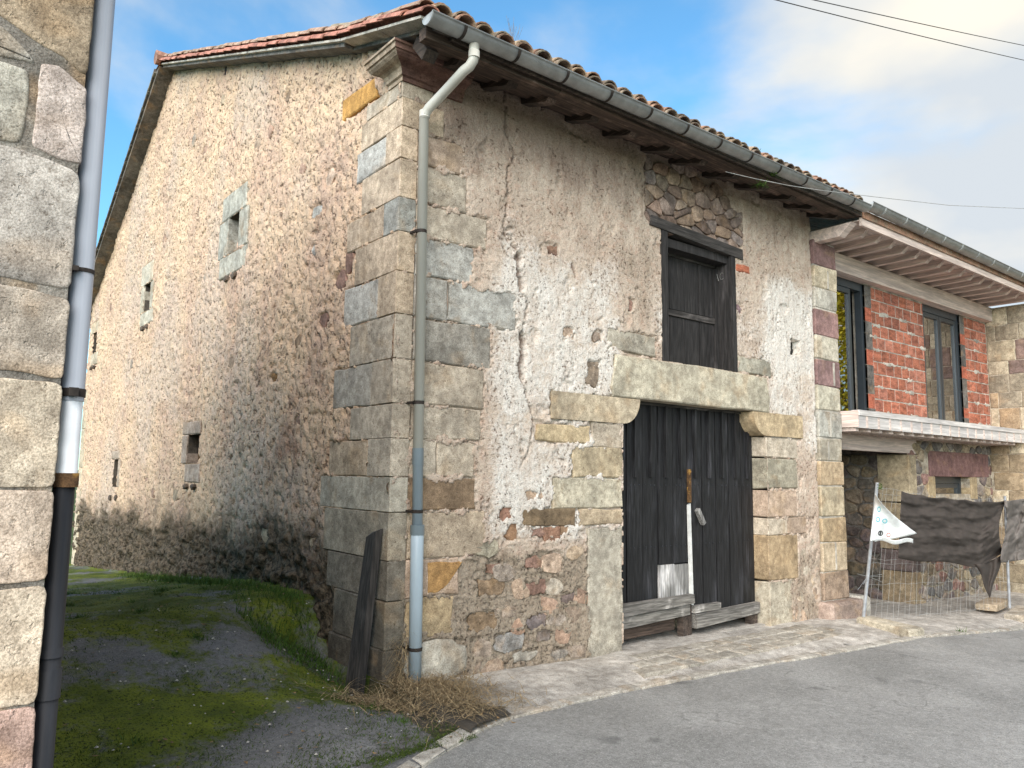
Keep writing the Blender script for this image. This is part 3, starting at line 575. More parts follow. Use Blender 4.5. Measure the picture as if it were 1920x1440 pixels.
# loose stones showing in the harling
for px, py, w_, h_, col in [(515,708,.20,.12,(.30,.17,.07)), (345,322,.2,.2,TAN), (596,398,.3,.16,GREY), (655,490,.2,.25,RED), (424,132,.14,.2,(.05,.03,.025)), (228,378,.1,.22,(.07,.05,.04)), (640,525,.25,.2,RED), (620,330,.22,.2,PINK), (590,470,.15,.12,GREY),(560,640,.22,.14,BROWN),(608,600,.2,.16,RED)]:
    u, v = G(px, py); piece(PG, u-w_/2, u+w_/2, v-h_/2, v+h_/2, 0, .06, .006, 'stone', barn, col, 'rubble', .025, .01, 2, .8); grects.append((u-w_/2, u+w_/2, v-h_/2, v+h_/2))
rs_ = random.Random(12)
for k in range(85):
    u = .9+12.2*rs_.random()**1.3; v = rs_.uniform(.9, float(rz(u))-.5); w_ = rs_.uniform(.10,.30); h_ = rs_.uniform(.08,.2)
    if any(r[0]-.3 < u < r[1]+.3 and r[2]-.25 < v < r[3]+.25 for r in grects): continue
    piece(PG, u-w_/2, u+w_/2, v-h_/2, v+h_/2, 0, .06, rs_.uniform(.002,.016), 'stone', barn, vary(rs_.choice([(.42,.32,.24),(.36,.27,.2),(.46,.37,.27),(.32,.22,.17),(.40,.34,.28)]), .15), 'rubble', .022, .008, 3, .6, bulge=.003); grects.append((u-w_/2+.03, u+w_/2-.03, v-h_/2+.02, v+h_/2-.02))
# quoins of the far corner
for k in range(9):
    z0 = -.5+.42*k; cblock(-.02, .3, GD-.35-.12*(k % 2), GD+.02, z0, z0+.41, barn, vary(PALE, .1), .012)
# reddish rubble laid bare above the loft door, colours darkened for its shadow
def bare(x, z): return z > 4.42-.05*(x-3.2) and not (x > 4.62 and z > 4.95)
BARE = (3.12, 4.95, 4.36, 5.30)
fitted(PF, BARE, .165, 1.35, barn, [(.30,.21,.165),(.34,.25,.19),(.26,.19,.16),(.36,.28,.22),(.24,.19,.17)], proud=.010, gap=.009, jitr=.5, var=.35, skip=lambda u, v: not bare(u, v) or v > 5.22)
for px, py, w_, h_, col in [(1000,1055,.22,.12,RED),(1005,1102,.26,.13,RED),(920,1100,.3,.14,BROWN),(905,1165,.34,.17,(.28,.2,.13)),(1005,1165,.26,.13,(.20,.17,.17)),(1065,1120,.18,.09,(.18,.14,.13)),(880,1030,.1,.12,MAUVE),(912,1028,.26,.15,(.36,.33,.26)),
                            (955,1205,.36,.18,(.30,.29,.28)),(1020,1190,.2,.13,(.26,.22,.2)),(1035,1000,.25,.14,(.34,.2,.14)),(1060,992,.14,.09,(.36,.24,.16)),(1010,998,.16,.08,RED),(958,998,.14,.18,(.30,.18,.11)),(950,962,.16,.16,(.34,.19,.14)),(1110,700,.2,.26,(.33,.26,.20)),
                            (1000,930,.22,.1,PINK),(1035,470,.12,.1,RED),(1065,625,.14,.12,PINK),(1182,572,.08,.14,RED),(1190,680,.0,.0,RED),(1120,630,.12,.1,(.3,.24,.2)),(1035,1055,.25,.2,PINK),(900,1190,.0,0,RED),(985,1230,.3,.1,SLATE),(1050,1225,.25,.1,(.28,.25,.22)),(925,1065,.15,.1,RED),(860,1090,.0,0,RED),(1385,580,.12,.13,(.22,.15,.16)),(1460,1080,.0,0,RED)]:
    if w_ == 0: continue
    u, v = F(px, py); frects.append((u-w_/2, u+w_/2, v-h_/2, v+h_/2)); piece(PF, u-w_/2, u+w_/2, v-h_/2, v+h_/2, 0, .08, random.uniform(.0,.008), 'stone', barn, vary(col, .08), 'rubble', .022, .006, 3, .45, bulge=.002)
fitted(PF, (5.84, 6.48, -.24, .88), .18, 1.3, barn, [BEIGE, PINK, TAN, (.33,.27,.22)], proud=.008, gap=.04, keepp=.6)
fitted(PF, (.88, 2.42, -.16, .95), .15, 1.6, barn, [(.37,.30,.23),(.34,.26,.2),(.38,.33,.27),(.30,.25,.21),(.36,.25,.19)], proud=.006, gap=.03, keepp=.7, skip=lambda u, v: any(r[0]-.05 < u < r[1]+.05 and r[2]-.04 < v < r[3]+.04 for r in frects))
# ---- facade plaster skin
xs = np.unique(np.concatenate([np.arange(0, 6.5, .0135), [6.5, DX0, DX1, LX0, LX1]])); zs = np.unique(np.concatenate([np.arange(-.35, 5.45, .0135), [DZ, LZ0, LZ1]]))
X, Zz = np.meshgrid(xs, zs, indexing='ij')
def rect_sd(X, Z, r): dx = np.maximum(r[0]-X, X-r[1]); dz = np.maximum(r[2]-Z, Z-r[3]); return np.maximum(dx, dz)
sdm = np.full(X.shape, 9.)
for r in frects: sdm = np.minimum(sdm, rect_sd(X, Zz, r))
n1 = fbm(X*1.6, Zz*1.6, 31, 5); n2 = fbm(X*7, Zz*7, 37, 4); n3 = fbm(X*22, Zz*22, 41, 2)
white = .62*sst(.75, 1.2, X)*sst(3.1, 2.4, X)*sst(.75, 1.15, Zz)*sst(4.4, 3.4, Zz)+.6*sst(5.15, 5.6, X)*sst(1.6, 2.2, Zz)*sst(4.6, 3.9, Zz)+.35*sst(2.9, 3.3, X)*sst(2.9, 3.1, Zz)*sst(4.3, 3.8, Zz)
white = white+.25*sst(.9, 1.1, X)*sst(1.9, 1.6, X)*sst(-.2, 0, Zz)*sst(.45, .2, Zz)
earth = .55*sst(4.2, 5.0, Zz+.35*n1)+.25*sst(3.0, 3.6, Zz+.3*n1)*sst(3.3, 2.6, X)
tanm = .9*sst(1.02, .72, Zz+.2*n1)*sst(2.9, 2.5, X)+.6*sst(.9, .5, Zz)*sst(5.4, 5.8, X)+.8*sst(2.6, 2.75, X)*sst(3.35, 3.3, X)*sst(3.0, 3.1, Zz)*.6
chips = sst(.40, .47, fbm(X*3.1+9, Zz*3.1, 51, 4)+.15*n3)
tk = .012+.012*n1+.007*n2+.003*n3
tk = tk*(1-.6*chips)-.012*chips
inB = (X > BARE[0]-.1+.06*n2) & (X < BARE[1]+.08*n1) & (Zz > 4.42-.05*(X-3.2)+.03*n2) & (Zz < 5.3)
bm_ = sst(.02, .09, np.minimum.reduce([X-BARE[0]+.08*n2+.05, BARE[1]-X+.10*n1+.05, Zz-4.40+.05*(X-3.2)+.02*n2, 5.35-Zz]))*(1-sst(4.55, 4.7, X)*sst(4.80, 4.95, Zz))
tk = tk*(1-bm_)-.028*bm_; earth = np.maximum(earth, .9*bm_)
low = sst(1.1, .8, Zz+.25*n1)*sst(2.8, 2.5, X); tk = tk-.012*low+low*(.010*fbm(X*4, Zz*13, 57, 4)+.006*fbm(X*9, Zz*26, 58, 2))
lap = sdm+.06*n2+.05*n1+.03*n3; tk = np.where((sdm < .03) & ((lap < -.004) | (sdm < -.055)), -.02, np.where(sdm < .03, np.maximum(tk, .012+.008*n2), tk))
# cracks
def crack(pts, w, d):
    global tk, earth
    P = [F(*p) for p in pts]
    for (a, b), (c, e_) in zip(P[:-1], P[1:]):
        vx, vz = c-a, e_-b; L2 = vx*vx+vz*vz; t = np.clip(((X-a)*vx+(Zz-b)*vz)/L2, 0, 1); ds = np.hypot(X-a-t*vx+.02*n3+.02*n2, Zz-b-t*vz+.02*n2)
        k = sst(w, w*.35, ds); tk = tk*(1-k)-d*k; earth = np.maximum(earth, k*.9)
crack([(945,170),(948,235),(955,262),(964,285),(962,300),(951,318),(951,370),(949,400),(943,425),(950,445)], .014, .035)
crack([(950,445),(968,465),(972,490)], .014, .03); crack([(972,482),(973,505),(978,540)], .045, .055); crack([(978,540),(988,570),(984,600),(978,625)], .013, .03)
crack([(977,628),(982,655),(975,690),(978,710)], .04, .06); crack([(978,710),(990,750),(1000,790),(995,830),(985,860)], .014, .03); crack([(1215,300),(1213,385)], .03, .03)
crack([(983,860),(970,885)], .01, .02); crack([(1072,495),(1078,520)], .02, .02); crack([(1516,430),(1530,640),(1532,900)], .02, .02)
Yw = -tk
# recess behind the putlog hole near the right end
hu0, hz0 = F(1482,663); hu1, hz1 = F(1502,640); kf = (X > min(hu0,hu1)-.01+.02*n2) & (X < 6.16+.02*n2) & (Zz > hz0-.01) & (Zz < hz1+.02*n2); Yw = np.where(kf, .16, Yw); earth = np.where(kf, .6, earth)
top = rz(0.)-.20+.05*n2+.03*n1; Zw = np.minimum(Zz, top)
mx_ = (xs[:-1]+xs[1:])/2; mz_ = (zs[:-1]+zs[1:])/2; MX, MZ = np.meshgrid(mx_, mz_, indexing='ij')
keep = ~(((MX > DX0) & (MX < DX1) & (MZ < DZ)) | ((MX > LX0) & (MX < LX1) & (MZ > LZ0) & (MZ < LZ1)) | (MZ > top[:-1,:-1]+.02))
cols = np.stack([np.clip(white+.3*n1*(white > .05), 0, 1), np.clip(earth, 0, 1), np.clip(tanm, 0, 1), 1+0*X], -1)
obj('front_wall', grid_mesh('front_wall', np.stack([X, Yw, Zw], -1), keep, M['facade'], cols), None, barn)
# ---- gable skin
ys = np.unique(np.concatenate([np.arange(0, 6, .022), np.arange(6, GD, .04), [GD], *[[g_[0], g_[1]] for g_ in gh]])); zs = np.unique(np.concatenate([np.arange(-.7, 8.5, .024), *[[g_[2], g_[3]] for g_ in gh]]))
Yg, Zg = np.meshgrid(ys, zs, indexing='ij'); sdm = np.full(Yg.shape, 9.)
for r in grects: sdm = np.minimum(sdm, rect_sd(Yg, Zg, r))
n1 = fbm(Yg*1.2, Zg*1.2, 61, 5); n2 = fbm(Yg*5.5, Zg*5.5, 67, 4); n3 = fbm(Yg*15, Zg*13, 71, 2)
tk = .014+.028*n1+.014*n2+.010*n3
pit = sst(.18, .4, fbm(Yg*12, Zg*10, 77, 2)); tk = tk-.022*pit
lowr = sst(1.25, .5, Zg-.0*Yg+.3*n1); tk = tk+lowr*(.065*sst(.6,1.4,Yg)*sst(-.1, .45, fbm(Yg*5, Zg*6.5, 83, 2))-.02)
tk = np.where(sdm < .03, np.where(sdm+.05*n2 < -.006, -.02, tk), tk)
tl = rz(Yg)-.115; Zk = np.minimum(Zg, tl)
MY, MZ = np.meshgrid((ys[:-1]+ys[1:])/2, (zs[:-1]+zs[1:])/2, indexing='ij'); keep = MZ < rz(MY)-.09
for ya, yb_, zb, zt in gh: keep &= ~((MY > ya) & (MY < yb_) & (MZ > zb) & (MZ < zt))
redm = sst(.15, .6, n1)*sst(5.5, 1.2, Yg)*sst(4.8, 3.8, Zg)*.8
grime = sst(1.7, .5, Zg+.35*n1+.02*Yg)
cols = np.stack([0*Yg, np.clip(redm, 0, 1), np.clip(grime, 0, 1), 1+0*Yg], -1)
obj('gable_wall', grid_mesh('gable_wall', np.stack([-tk, Yg, Zk], -1), keep, M['gable'], cols), None, barn)
# hidden sides
bk = MB(); bk.add([(0,GD,-.8),(NEWX,GD,-.8),(NEWX,GD,5.0),(0,GD,5.0)], [(0,1,2,3)])
bk.add([(NEWX-.01,0,-.8),(NEWX-.01,GD,-.8),(NEWX-.01,GD,rz(GD)-.2),(NEWX-.01,7.82,8.28),(NEWX-.01,.8,5.5),(NEWX-.01,0,5.2)], [(0,1,2,3,4,5)])
bk.add([(.5,.55,-.4),(6.3,.55,-.4),(6.3,.55,5.3),(.5,.55,5.3)], [(0,1,2,3)])
obj('rear_wall', bk, M['mortar'], barn)
# ---- cornice capital at the corner
prof = [(.0,4.985),(.035,4.985),(.035,5.02),(.055,5.03),(.06,5.055),(.075,5.085),(.105,5.10),(.14,5.105),(.17,5.115),(.195,5.135),(.20,5.15),(.215,5.152),(.22,5.19),(.235,5.195),(.235,5.215),(.0,5.23)]
cb = MB(); n = len(prof)
for p in prof: cb.v.append((-p[0], .20+p[0]*.5, p[1]))
for p in prof: cb.v.append((-p[0], -p[0], p[1]))
for p in prof: cb.v.append((.60, -p[0], p[1]))
cb.f = [(j*n+i, j*n+i+1, (j+1)*n+i+1, (j+1)*n+i) for j in (0,1) for i in range(n-1)]+[tuple(range(n)), tuple(range(2*n, 3*n))]
fr_ = MB(); fr_.v = cb.v[n:]; fr_.f = [(i, i+1, n+i+1, n+i) for i in range(n-1)]+[tuple(range(n, 2*n))]
sd_ = MB(); sd_.v = cb.v[:2*n]; sd_.f = [(i, i+1, n+i+1, n+i) for i in range(n-1)]+[tuple(range(n))]
obj('cornice', sd_, M['stone'], barn, (.36,.29,.22)); obj('cornice', fr_, M['stone'], barn, (.15,.085,.07), label='reddish front length of the cornice with its shade in the colour')  # front length coloured darker for the shade it lies in
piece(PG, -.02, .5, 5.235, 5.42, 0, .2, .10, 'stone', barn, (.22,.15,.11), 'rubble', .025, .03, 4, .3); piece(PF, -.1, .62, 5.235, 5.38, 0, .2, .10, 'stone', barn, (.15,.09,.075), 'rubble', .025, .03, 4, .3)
cblock(-.018, .155, -.014, .23, 4.85, 4.984, barn, BEIGE, .005, .003)
# ---- roof carpentry
RX0, RX1 = -.27, 6.70
def ru(y): return float(rz(y))-.13          # underside of the roof boards
rb = MB()
for a, b in ((-.66,.8),(.8,7.82),(7.82,14.1)):
    rb.hexa([(0.06,a,ru(a)-.03),(RX1,a,ru(a)-.03),(RX1,b,ru(b)-.03),(0.06,b,ru(b)-.03),(0.06,a,ru(a)),(RX1,a,ru(a)),(RX1,b,ru(b)),(0.06,b,ru(b))])
obj('roof_boards', rb, M['wood_eave'], barn)
# verge soffit slabs (flat pale boards) from ridge to eaves
def verge_run(y0, y1, n, mat, nm):
    for k in range(n):
        a = y0+(y1-y0)*k/n+.006; b = y0+(y1-y0)*(k+1)/n-.006; q = MB()
        q.hexa([(RX0+.03,a,float(rz(a))-.085),(.05,a,float(rz(a))-.105),(.05,b,float(rz(b))-.105),(RX0+.03,b,float(rz(b))-.085),(RX0+.03,a,float(rz(a))-.062),(.05,a,float(rz(a))-.062),(.05,b,float(rz(b))-.062),(RX0+.03,b,float(rz(b))-.062)])
        obj(nm, q, mat, barn)
verge_run(-.66, .8, 2, M['mortar_pale'], 'verge_board'); verge_run(.8, 7.8, 8, M['mortar_pale'], 'verge_board'); verge_run(7.85, 14.0, 6, M['mortar_pale'], 'verge_board')
# rafters, eaves beam
for k, x in enumerate(np.arange(.28, 6.5, .56)):
    x = float(x)+random.uniform(-.05, .05); y0 = -.50+random.uniform(-.03,.02); q = MB(); w_ = .055; h = .10
    za, zb = ru(y0)-.035, ru(.45)-.035
    q.hexa([(x-w_,y0+.1,za-h+.03),(x+w_,y0+.1,za-h+.03),(x+w_,.45,zb-h),(x-w_,.45,zb-h),(x-w_,y0,za),(x+w_,y0,za),(x+w_,.45,zb),(x-w_,.45,zb)])
    obj('rafter', q, M['wood_eave'], barn)
bx = [-.16, 1.3, 2.9, 4.9, 6.62]
for a, b in zip(bx[:-1], bx[1:]):
    q = MB(); o1, o2 = random.uniform(-.01,.01), random.uniform(-.01,.01); hb = 5.075 if a < 0 else 5.098; q.hexa([(a+.004,-.60,hb+o1),(b-.004,-.60,hb+o2),(b-.004,-.50,hb+o2),(a+.004,-.50,hb+o1),(a+.004,-.605,5.175),(b-.004,-.605,5.175),(b-.004,-.50,5.18),(a+.004,-.50,5.18)])
    obj('eaves_board', q, M['wood_eavex'], barn)
q = MB(); q.bar((-.02,-.46,5.02), (-.02,-.3,5.2), .1, .12, (1,0,0)); obj('rafter', q, M['wood_eave'], barn)
for k in range(7):
    y = -.58+.16*k; q = MB(); q.box(.0, RX1, y+.004, y+.154, ru(y)-.045-.003*(k % 2), ru(y)-.0301); obj('soffit_plank', q, M['wood_eavex'], barn)
# wall plate blocking
# ---- roof tiles
def tile_mesh(r0=.095, r1=.075, Lg=.42, th=.013, n=6, conc=False, mat='tile', nm='tile'):
    V = []; s = -1 if conc else 1
    for (y, r) in ((0, r0), (Lg, r1)):
        for rr in (r, r-th):
            for i in range(n+1):
                a = math.pi*(.04+.92*i/n); V.append((rr*math.cos(a), y, s*rr*math.sin(a)*.85+(r1 if conc else 0)))
    k = n+1; f = []
    for i in range(n): f += [(i, i+1, 2*k+i+1, 2*k+i), (k+i, k+i+1, 3*k+i+1, 3*k+i), (i, i+1, k+i+1, k+i), (2*k+i, 2*k+i+1, 3*k+i+1, 3*k+i)]
    f += [(0, k, 3*k, 2*k), (n, k+n, 3*k+n, 2*k+n)]
    return mesh(nm, MB().add(V, f), M[mat], False)
tm_cover = tile_mesh(); tm_chan = tile_mesh(.10, .085, .42, conc=True); tm_red = tile_mesh(.10, .085, .42, mat='tile_red'); tm_redcover = tile_mesh(mat='tile_red')
TC = [(.26,.17,.12), (.30,.22,.15), (.24,.19,.14), (.33,.19,.13), (.20,.155,.12)]
def put_tile(me, x, y, dz, col, par=barn, jx=.008, tilt=0):
    a = math.atan2(float(rz(y+.3)-rz(y)), .3); o = obj('roof_tile', me, None, par, col)
    o.matrix_basis = Matrix.Translation((x+random.uniform(-jx,jx), y+random.uniform(-jx,jx)*1.5, float(rz(y))+dz+random.uniform(-.004,.006)))@Matrix.Rotation(a+.055, 4, 'X')@Matrix.Rotation(random.uniform(-.04,.04)+tilt, 4, 'Z'); return o
PITCH = .215; NC = 32; ntile = 0
rows = [-.70+.31*k for k in range(28)]
done = set()
for c in range(NC):
    x = -.06+PITCH*c
    put_tile(tm_cover if random.random() < .75 else tm_redcover, x, rows[0]+random.uniform(-.02,.03), .0, vary(random.choice(TC), .15), tilt=random.uniform(-.05,.05)); done.add((c,0))
    put_tile(tm_cover, x, rows[0]+.035, .028, vary(random.choice(TC), .15))
    put_tile(tm_chan, x+PITCH/2, rows[0]+.04, -.06, vary((.3,.16,.11), .15)); ntile += 3
for k, y in enumerate(rows):          # verge: red edge tiles, lichened cover tiles behind them
    put_tile(tm_red, RX0+.085, y, -.058, vary((.42,.19,.14), .12), tilt=.0); ntile += 1
    if k: put_tile(tm_cover, -.075, y, .075, vary((.32,.27,.2), .15)); done.add((0,k)); ntile += 1
    put_tile(tm_cover, -.14, y+.12, .035, vary((.36,.24,.18), .15)); ntile += 1
for k in (1,2,3):
    for c in range(1, NC):
        put_tile(tm_cover, -.06+PITCH*c, rows[k], -.005, vary(random.choice(TC), .15)); done.add((c,k)); ntile += 1
        if ntile > 285: break
# the rest of the roof as one joined field
def tile_field(items):
    base = np.array([v.co[:] for v in tm_cover.vertices]); fc_ = [tuple(p.vertices) for p in tm_cover.polygons]; q = MB(); V = []; nb = len(base)
    for i, (x, y, z, a) in enumerate(items):
        ca, sa = math.cos(a), math.sin(a); P = base.copy(); yy = P[:,1]*ca-P[:,2]*sa; zz = P[:,1]*sa+P[:,2]*ca; P = np.stack([P[:,0]+x, yy+y, zz+z], 1); V += P.tolist(); q.f += [tuple(j+i*nb for j in f) for f in fc_]
    q.v = V; return q
it = []
for k, y in enumerate(rows[:27]):
    a = math.atan2(float(rz(y+.3)-rz(y)), .3)
    for c in range(1, NC):
        if (c,k) not in done: it.append((-.06+PITCH*c+random.uniform(-.006,.006), y, float(rz(y)), a+.03))
fo = obj('roof_tile', tile_field(it), M['tile'], barn, (.27,.19,.14), 'stuff')
it = []
for k in range(20):
    y = 7.9+.31*k; a = math.atan2(float(rz(y+.3)-rz(y)), .3)
    for c in range(0, NC): it.append((-.06+PITCH*c, y, float(rz(y))+.02, a+.03))
obj('roof_tile', tile_field(it), M['tile'], barn, (.22,.18,.14), 'stuff')
q = MB(); q.hexa([(-.1,-.66,ru(-.66)+.001),(RX1,-.66,ru(-.66)+.001),(RX1,.8,ru(.8)+.001),(-.1,.8,ru(.8)+.001),(-.1,-.66,ru(-.66)+.07),(RX1,-.66,ru(-.66)+.07),(RX1,.8,ru(.8)+.07),(-.1,.8,ru(.8)+.07)])
q.hexa([(-.2,.8,ru(.8)+.001),(RX1,.8,ru(.8)+.001),(RX1,7.82,ru(7.82)+.001),(-.2,7.82,ru(7.82)+.001),(-.2,.8,ru(.8)+.07),(RX1,.8,ru(.8)+.07),(RX1,7.82,ru(7.82)+.07),(-.2,7.82,ru(7.82)+.07)])
q.hexa([(-.25,7.82,ru(7.82)+.001),(RX1,7.82,ru(7.82)+.001),(RX1,14.1,ru(14.1)+.001),(-.25,14.1,ru(14.1)+.001),(-.25,7.82,ru(7.82)+.1),(RX1,7.82,ru(7.82)+.1),(RX1,14.1,ru(14.1)+.1),(-.25,14.1,ru(14.1)+.1)])
obj('roof_bed', q, M['mortar_dark'], barn)
for k in range(3): 
    q = mesh('ridge_tile', MB().tube([(-.32+.4*k,7.82,8.5),(.14+.4*k,7.82,8.51)], [.12,.10], 10), M['tile_red']); obj('ridge_tile', q, None, barn, (.36,.2,.15))
for k in range(17):    # verge slates on the far slope
    y = 8.0+.36*k; q = MB(); q.hexa([(RX0-.02,y,float(rz(y))-.07),(RX0+.2,y,float(rz(y))-.07),(RX0+.2,y+.40,float(rz(y+.40))-.05),(RX0-.02,y+.40,float(rz(y+.40))-.05),(RX0-.02,y,float(rz(y))-.0),(RX0+.2,y,float(rz(y))+.03),(RX0+.2,y+.40,float(rz(y+.40))),(RX0-.02,y+.40,float(rz(y+.40))-.02)])
    obj('verge_tile', q, M['tile'], barn, (.10,.09,.085))
# ---- gutter with brackets and downpipe
def gutter(x0, x1, y, z, r, mat, par, slope=.0, th=.004, cap=(True, False), n=12, bracket=.55, bmat='strap', first=.25):
    q = MB(); V = []
    for x in (x0, x1):
        zz = z+slope*(x-x0)
        for rr in (r, r-th):
            for i in range(n+1): a = math.pi+math.pi*i/n; V.append((x, y+rr*math.cos(a), zz+rr*math.sin(a)))
    k = n+1; f = []
    for i in range(n): f += [(i, i+1, 2*k+i+1, 2*k+i), (k+i, k+i+1, 3*k+i+1, 3*k+i), (i, i+1, k+i+1, k+i), (2*k+i, 2*k+i+1, 3*k+i+1, 3*k+i)]
    f += [(0, k, 3*k, 2*k), (n, k+n, 3*k+n, 2*k+n)]; q.add(V, f); q.tube([(x0, y-r, z+.004), (x1, y-r, z+slope*(x1-x0)+.004)], .009, 8)
    g_ = obj('gutter', mesh('gutter', q, mat, True), None, par); g_.data.shade_flat() if False else None
    for ci, x in ((0, x0), (1, x1)):
        if cap[ci]:
            zz = z+slope*(x-x0); e_ = MB(); P = [(x-.003, y+(r+.002)*math.cos(math.pi+math.pi*i/n), zz+(r+.002)*math.sin(math.pi+math.pi*i/n)) for i in range(n+1)]; P2 = [(p[0]+.012, p[1], p[2]) for p in P]
            e_.add(P+P2, [tuple(range(n+1)), tuple(range(n+1, 2*n+2))]+[(i, i+1, n+2+i, n+1+i) for i in range(n)]); obj('gutter_cap', e_, mat, par)
    x = x0+first
    while x < x1-.05:
        zz = z+slope*(x-x0); b = MB(); P = []
        for xx in (x-.014, x+.014):
            for rr in (r+.001, r+.007):
                for i in range(n+1): a = math.pi+math.pi*i/n; P.append((xx, y+rr*math.cos(a), zz+.004+rr*math.sin(a)))
        f = [(i, i+1, 2*k+i+1, 2*k+i) for i in range(n)]+[(k+i, k+i+1, 3*k+i+1, 3*k+i) for i in range(n)]+[(i, i+1, k+i+1, k+i) for i in range(n)]+[(2*k+i, 2*k+i+1, 3*k+i+1, 3*k+i) for i in range(n)]
        b.add(P, f); b.box(x-.014, x+.014, y+r, y+r+.12, zz-.002, zz+.004); obj('gutter_bracket', b, M[bmat], par); x += bracket
gutter(-.215, 6.70, -.715, 5.185, .075, M['zinc'], barn, .005, first=.32, bracket=.56)
dp = MB(); gx = .25
pts = [(gx,-.70,5.12),(gx,-.70,5.03),(gx,-.69,4.985),(gx-.01,-.655,4.945),(gx-.03,-.6,4.92),(.185,-.30,4.80),(.165,-.16,4.745),(.155,-.125,4.71),(.15,-.11,4.66)]
dp.tube(pts, .043, 16); obj('downpipe', mesh('downpipe', dp, M['pvc'], True), None, barn)
for z in (5.03, 4.70): obj('pipe_collar', mesh('pipe_collar', MB().tube([(gx if z > 5 else .152,-.70 if z > 5 else -.112,z-.03),(gx if z > 5 else .152,-.70 if z > 5 else -.112,z+.03)], .047, 16), M['pvc'], True), None, barn)
q = MB(); q.tube([(.15,-.105,4.67),(.185,-.105,1.77)], .043, 18); obj('downpipe', mesh('downpipe', q, M['pvc'], True), None, barn)
q = MB(); q.tube([(.185,-.105,1.79),(.198,-.105,1.16)], .043, 18); q.tube([(.1845,-.105,1.80),(.1865,-.105,1.66)], .048, 18); obj('downpipe', mesh('downpipe', q, M['pvc_blue'], True), None, barn, label='pale blue-grey middle length of the downpipe')
q = MB(); q.tube([(.199,-.105,1.17),(.199,-.105,1.165),(.215,-.105,-.10)], [.05,.054,.052], 18); q.tube([(.199,-.105,1.17),(.2,-.105,1.09)], .058, 18); obj('downpipe', mesh('downpipe', q, M['pvc_blue'], True), None, barn, label='wider blue-grey foot of the downpipe')
for x, z, r in ((.157,3.65,.047),(.178,2.18,.047),(.196,1.28,.047),(.213,.18,.056)):
    q = MB(); q.tube([(x,-.105,z-.014),(x,-.105,z+.014)], r, 16); q.bar((x-.045,-.1,z), (x-.055,.02,z), .02, .02); q.bar((x+.03,-.1,z), (x+.04,.0,z), .012, .02); obj('pipe_clamp', q, M['strap'], barn)
# ---- big door: two leaves of planks
DY = .19; leafA = (DX0+.005, 4.03); leafB = (4.04, DX1-.005)
for li, (a, b, z0, z1) in enumerate(((leafA[0], leafA[1], .24, DZ-.02), (leafB[0], leafB[1], .02, DZ-.02))):
    back = MB(); back.box(a, b, DY+.045, DY+.075, z0, z1); leaf = obj('door_leaf', back, M['wood_black'], barn)
    n = 5 if li else 5; w_ = (b-a)/n
    for k in range(n):
        x0, x1 = a+w_*k+.005, a+w_*(k+1)-.005; zt = z1-.0
        zb = z0 if not (li == 0 and k >= 3) else .62
        if li == 1 and k == 4: zt = z1-.12
        yj = random.uniform(-.006, .006); q = MB(); q.box(x0+.003, x1-.003, DY+yj, DY+.044, zb, zt); obj('door_plank', q, M['wood_black'], leaf)
        s = MB(); xm = (x0+x1)/2+random.uniform(-.01,.01); s.box(xm-.02, xm+.02, DY-.034+yj, DY+yj-.0005, 1.58, zt-.01); obj('cover_strip', s, M['wood_black'], leaf)
        s = MB()
        for zz in (1.5, .82): 
            for xx in (x0+.05, x1-.05, xm): s.box(xx-.006, xx+.006, DY+yj-.006, DY+yj, zz-.006+random.uniform(-.01,.01), zz+.006)
        obj('nail', s, M['iron'], leaf, kind='stuff')
for k in range(2):
    w_ = (leafA[1]-leafA[0])/5; x0 = leafA[0]+w_*(3+k)+.004; q = MB(); q.box(x0, x0+w_-.008, DY-.012+.004*k, DY+.04, .24, .615-.012*k); obj('patch_board', q, M['wood_greyz'], barn, label='bare grey patch board')
q = MB(); q.hexa([(2.76,DY-.10,.13),(4.03,DY-.09,.17),(4.03,DY-.02,.17),(2.76,DY-.02,.13),(2.76,DY-.10,.255),(4.02,DY-.09,.27),(4.02,DY-.02,.27),(2.76,DY-.02,.255)]); obj('bottom_board', q, M['wood_grey'], barn)
q = MB(); q.hexa([(2.76,DY-.07,.0),(3.98,DY-.06,.045),(3.98,DY-.01,.045),(2.76,DY-.01,.0),(2.76,DY-.07,.118),(3.98,DY-.06,.155),(3.98,DY-.01,.155),(2.76,DY-.01,.118)]); obj('bottom_board', q, M['wood_grey'], barn)
q = MB(); q.hexa([(2.76,DY+.0,-.13),(3.8,DY+.02,-.11),(3.8,DY+.06,-.11),(2.76,DY+.05,-.13),(2.76,DY+.0,-.02),(3.8,DY+.02,.02),(3.8,DY+.06,.02),(2.76,DY+.05,-.02)]); obj('bottom_board', q, M['wood_eavex'], barn)
q = MB(); q.hexa([(4.06,DY-.09,-.115),(5.30,DY-.08,-.06),(5.30,DY-.01,-.06),(4.06,DY-.01,-.115),(4.06,DY-.09,.035),(5.30,DY-.08,.07),(5.30,DY-.01,.07),(4.06,DY-.01,.035)]); obj('bottom_board', q, M['wood_grey'], barn)
q = MB(); q.box(4.06, 4.55, DY-.06, DY-.005, .05, .13); obj('bottom_board', q, M['wood_grey'], barn); q = MB(); q.box(4.07, 4.40, DY-.075, DY-.065, -.02, .04); obj('bottom_board', q, M['wood_greyz'], barn)
q = MB(); q.box(3.86, 3.95, DY-.05, DY+.03, -.18, .04); q.box(3.97,4.03, DY-.04, DY+.03,-.19,.16); obj('door_post_foot', q, M['wood_eave'], barn); q = MB(); q.box(5.16, 5.30, DY-.04, DY+.04, -.2, -.07); obj('door_post_foot', q, M['wood_eave'], barn)
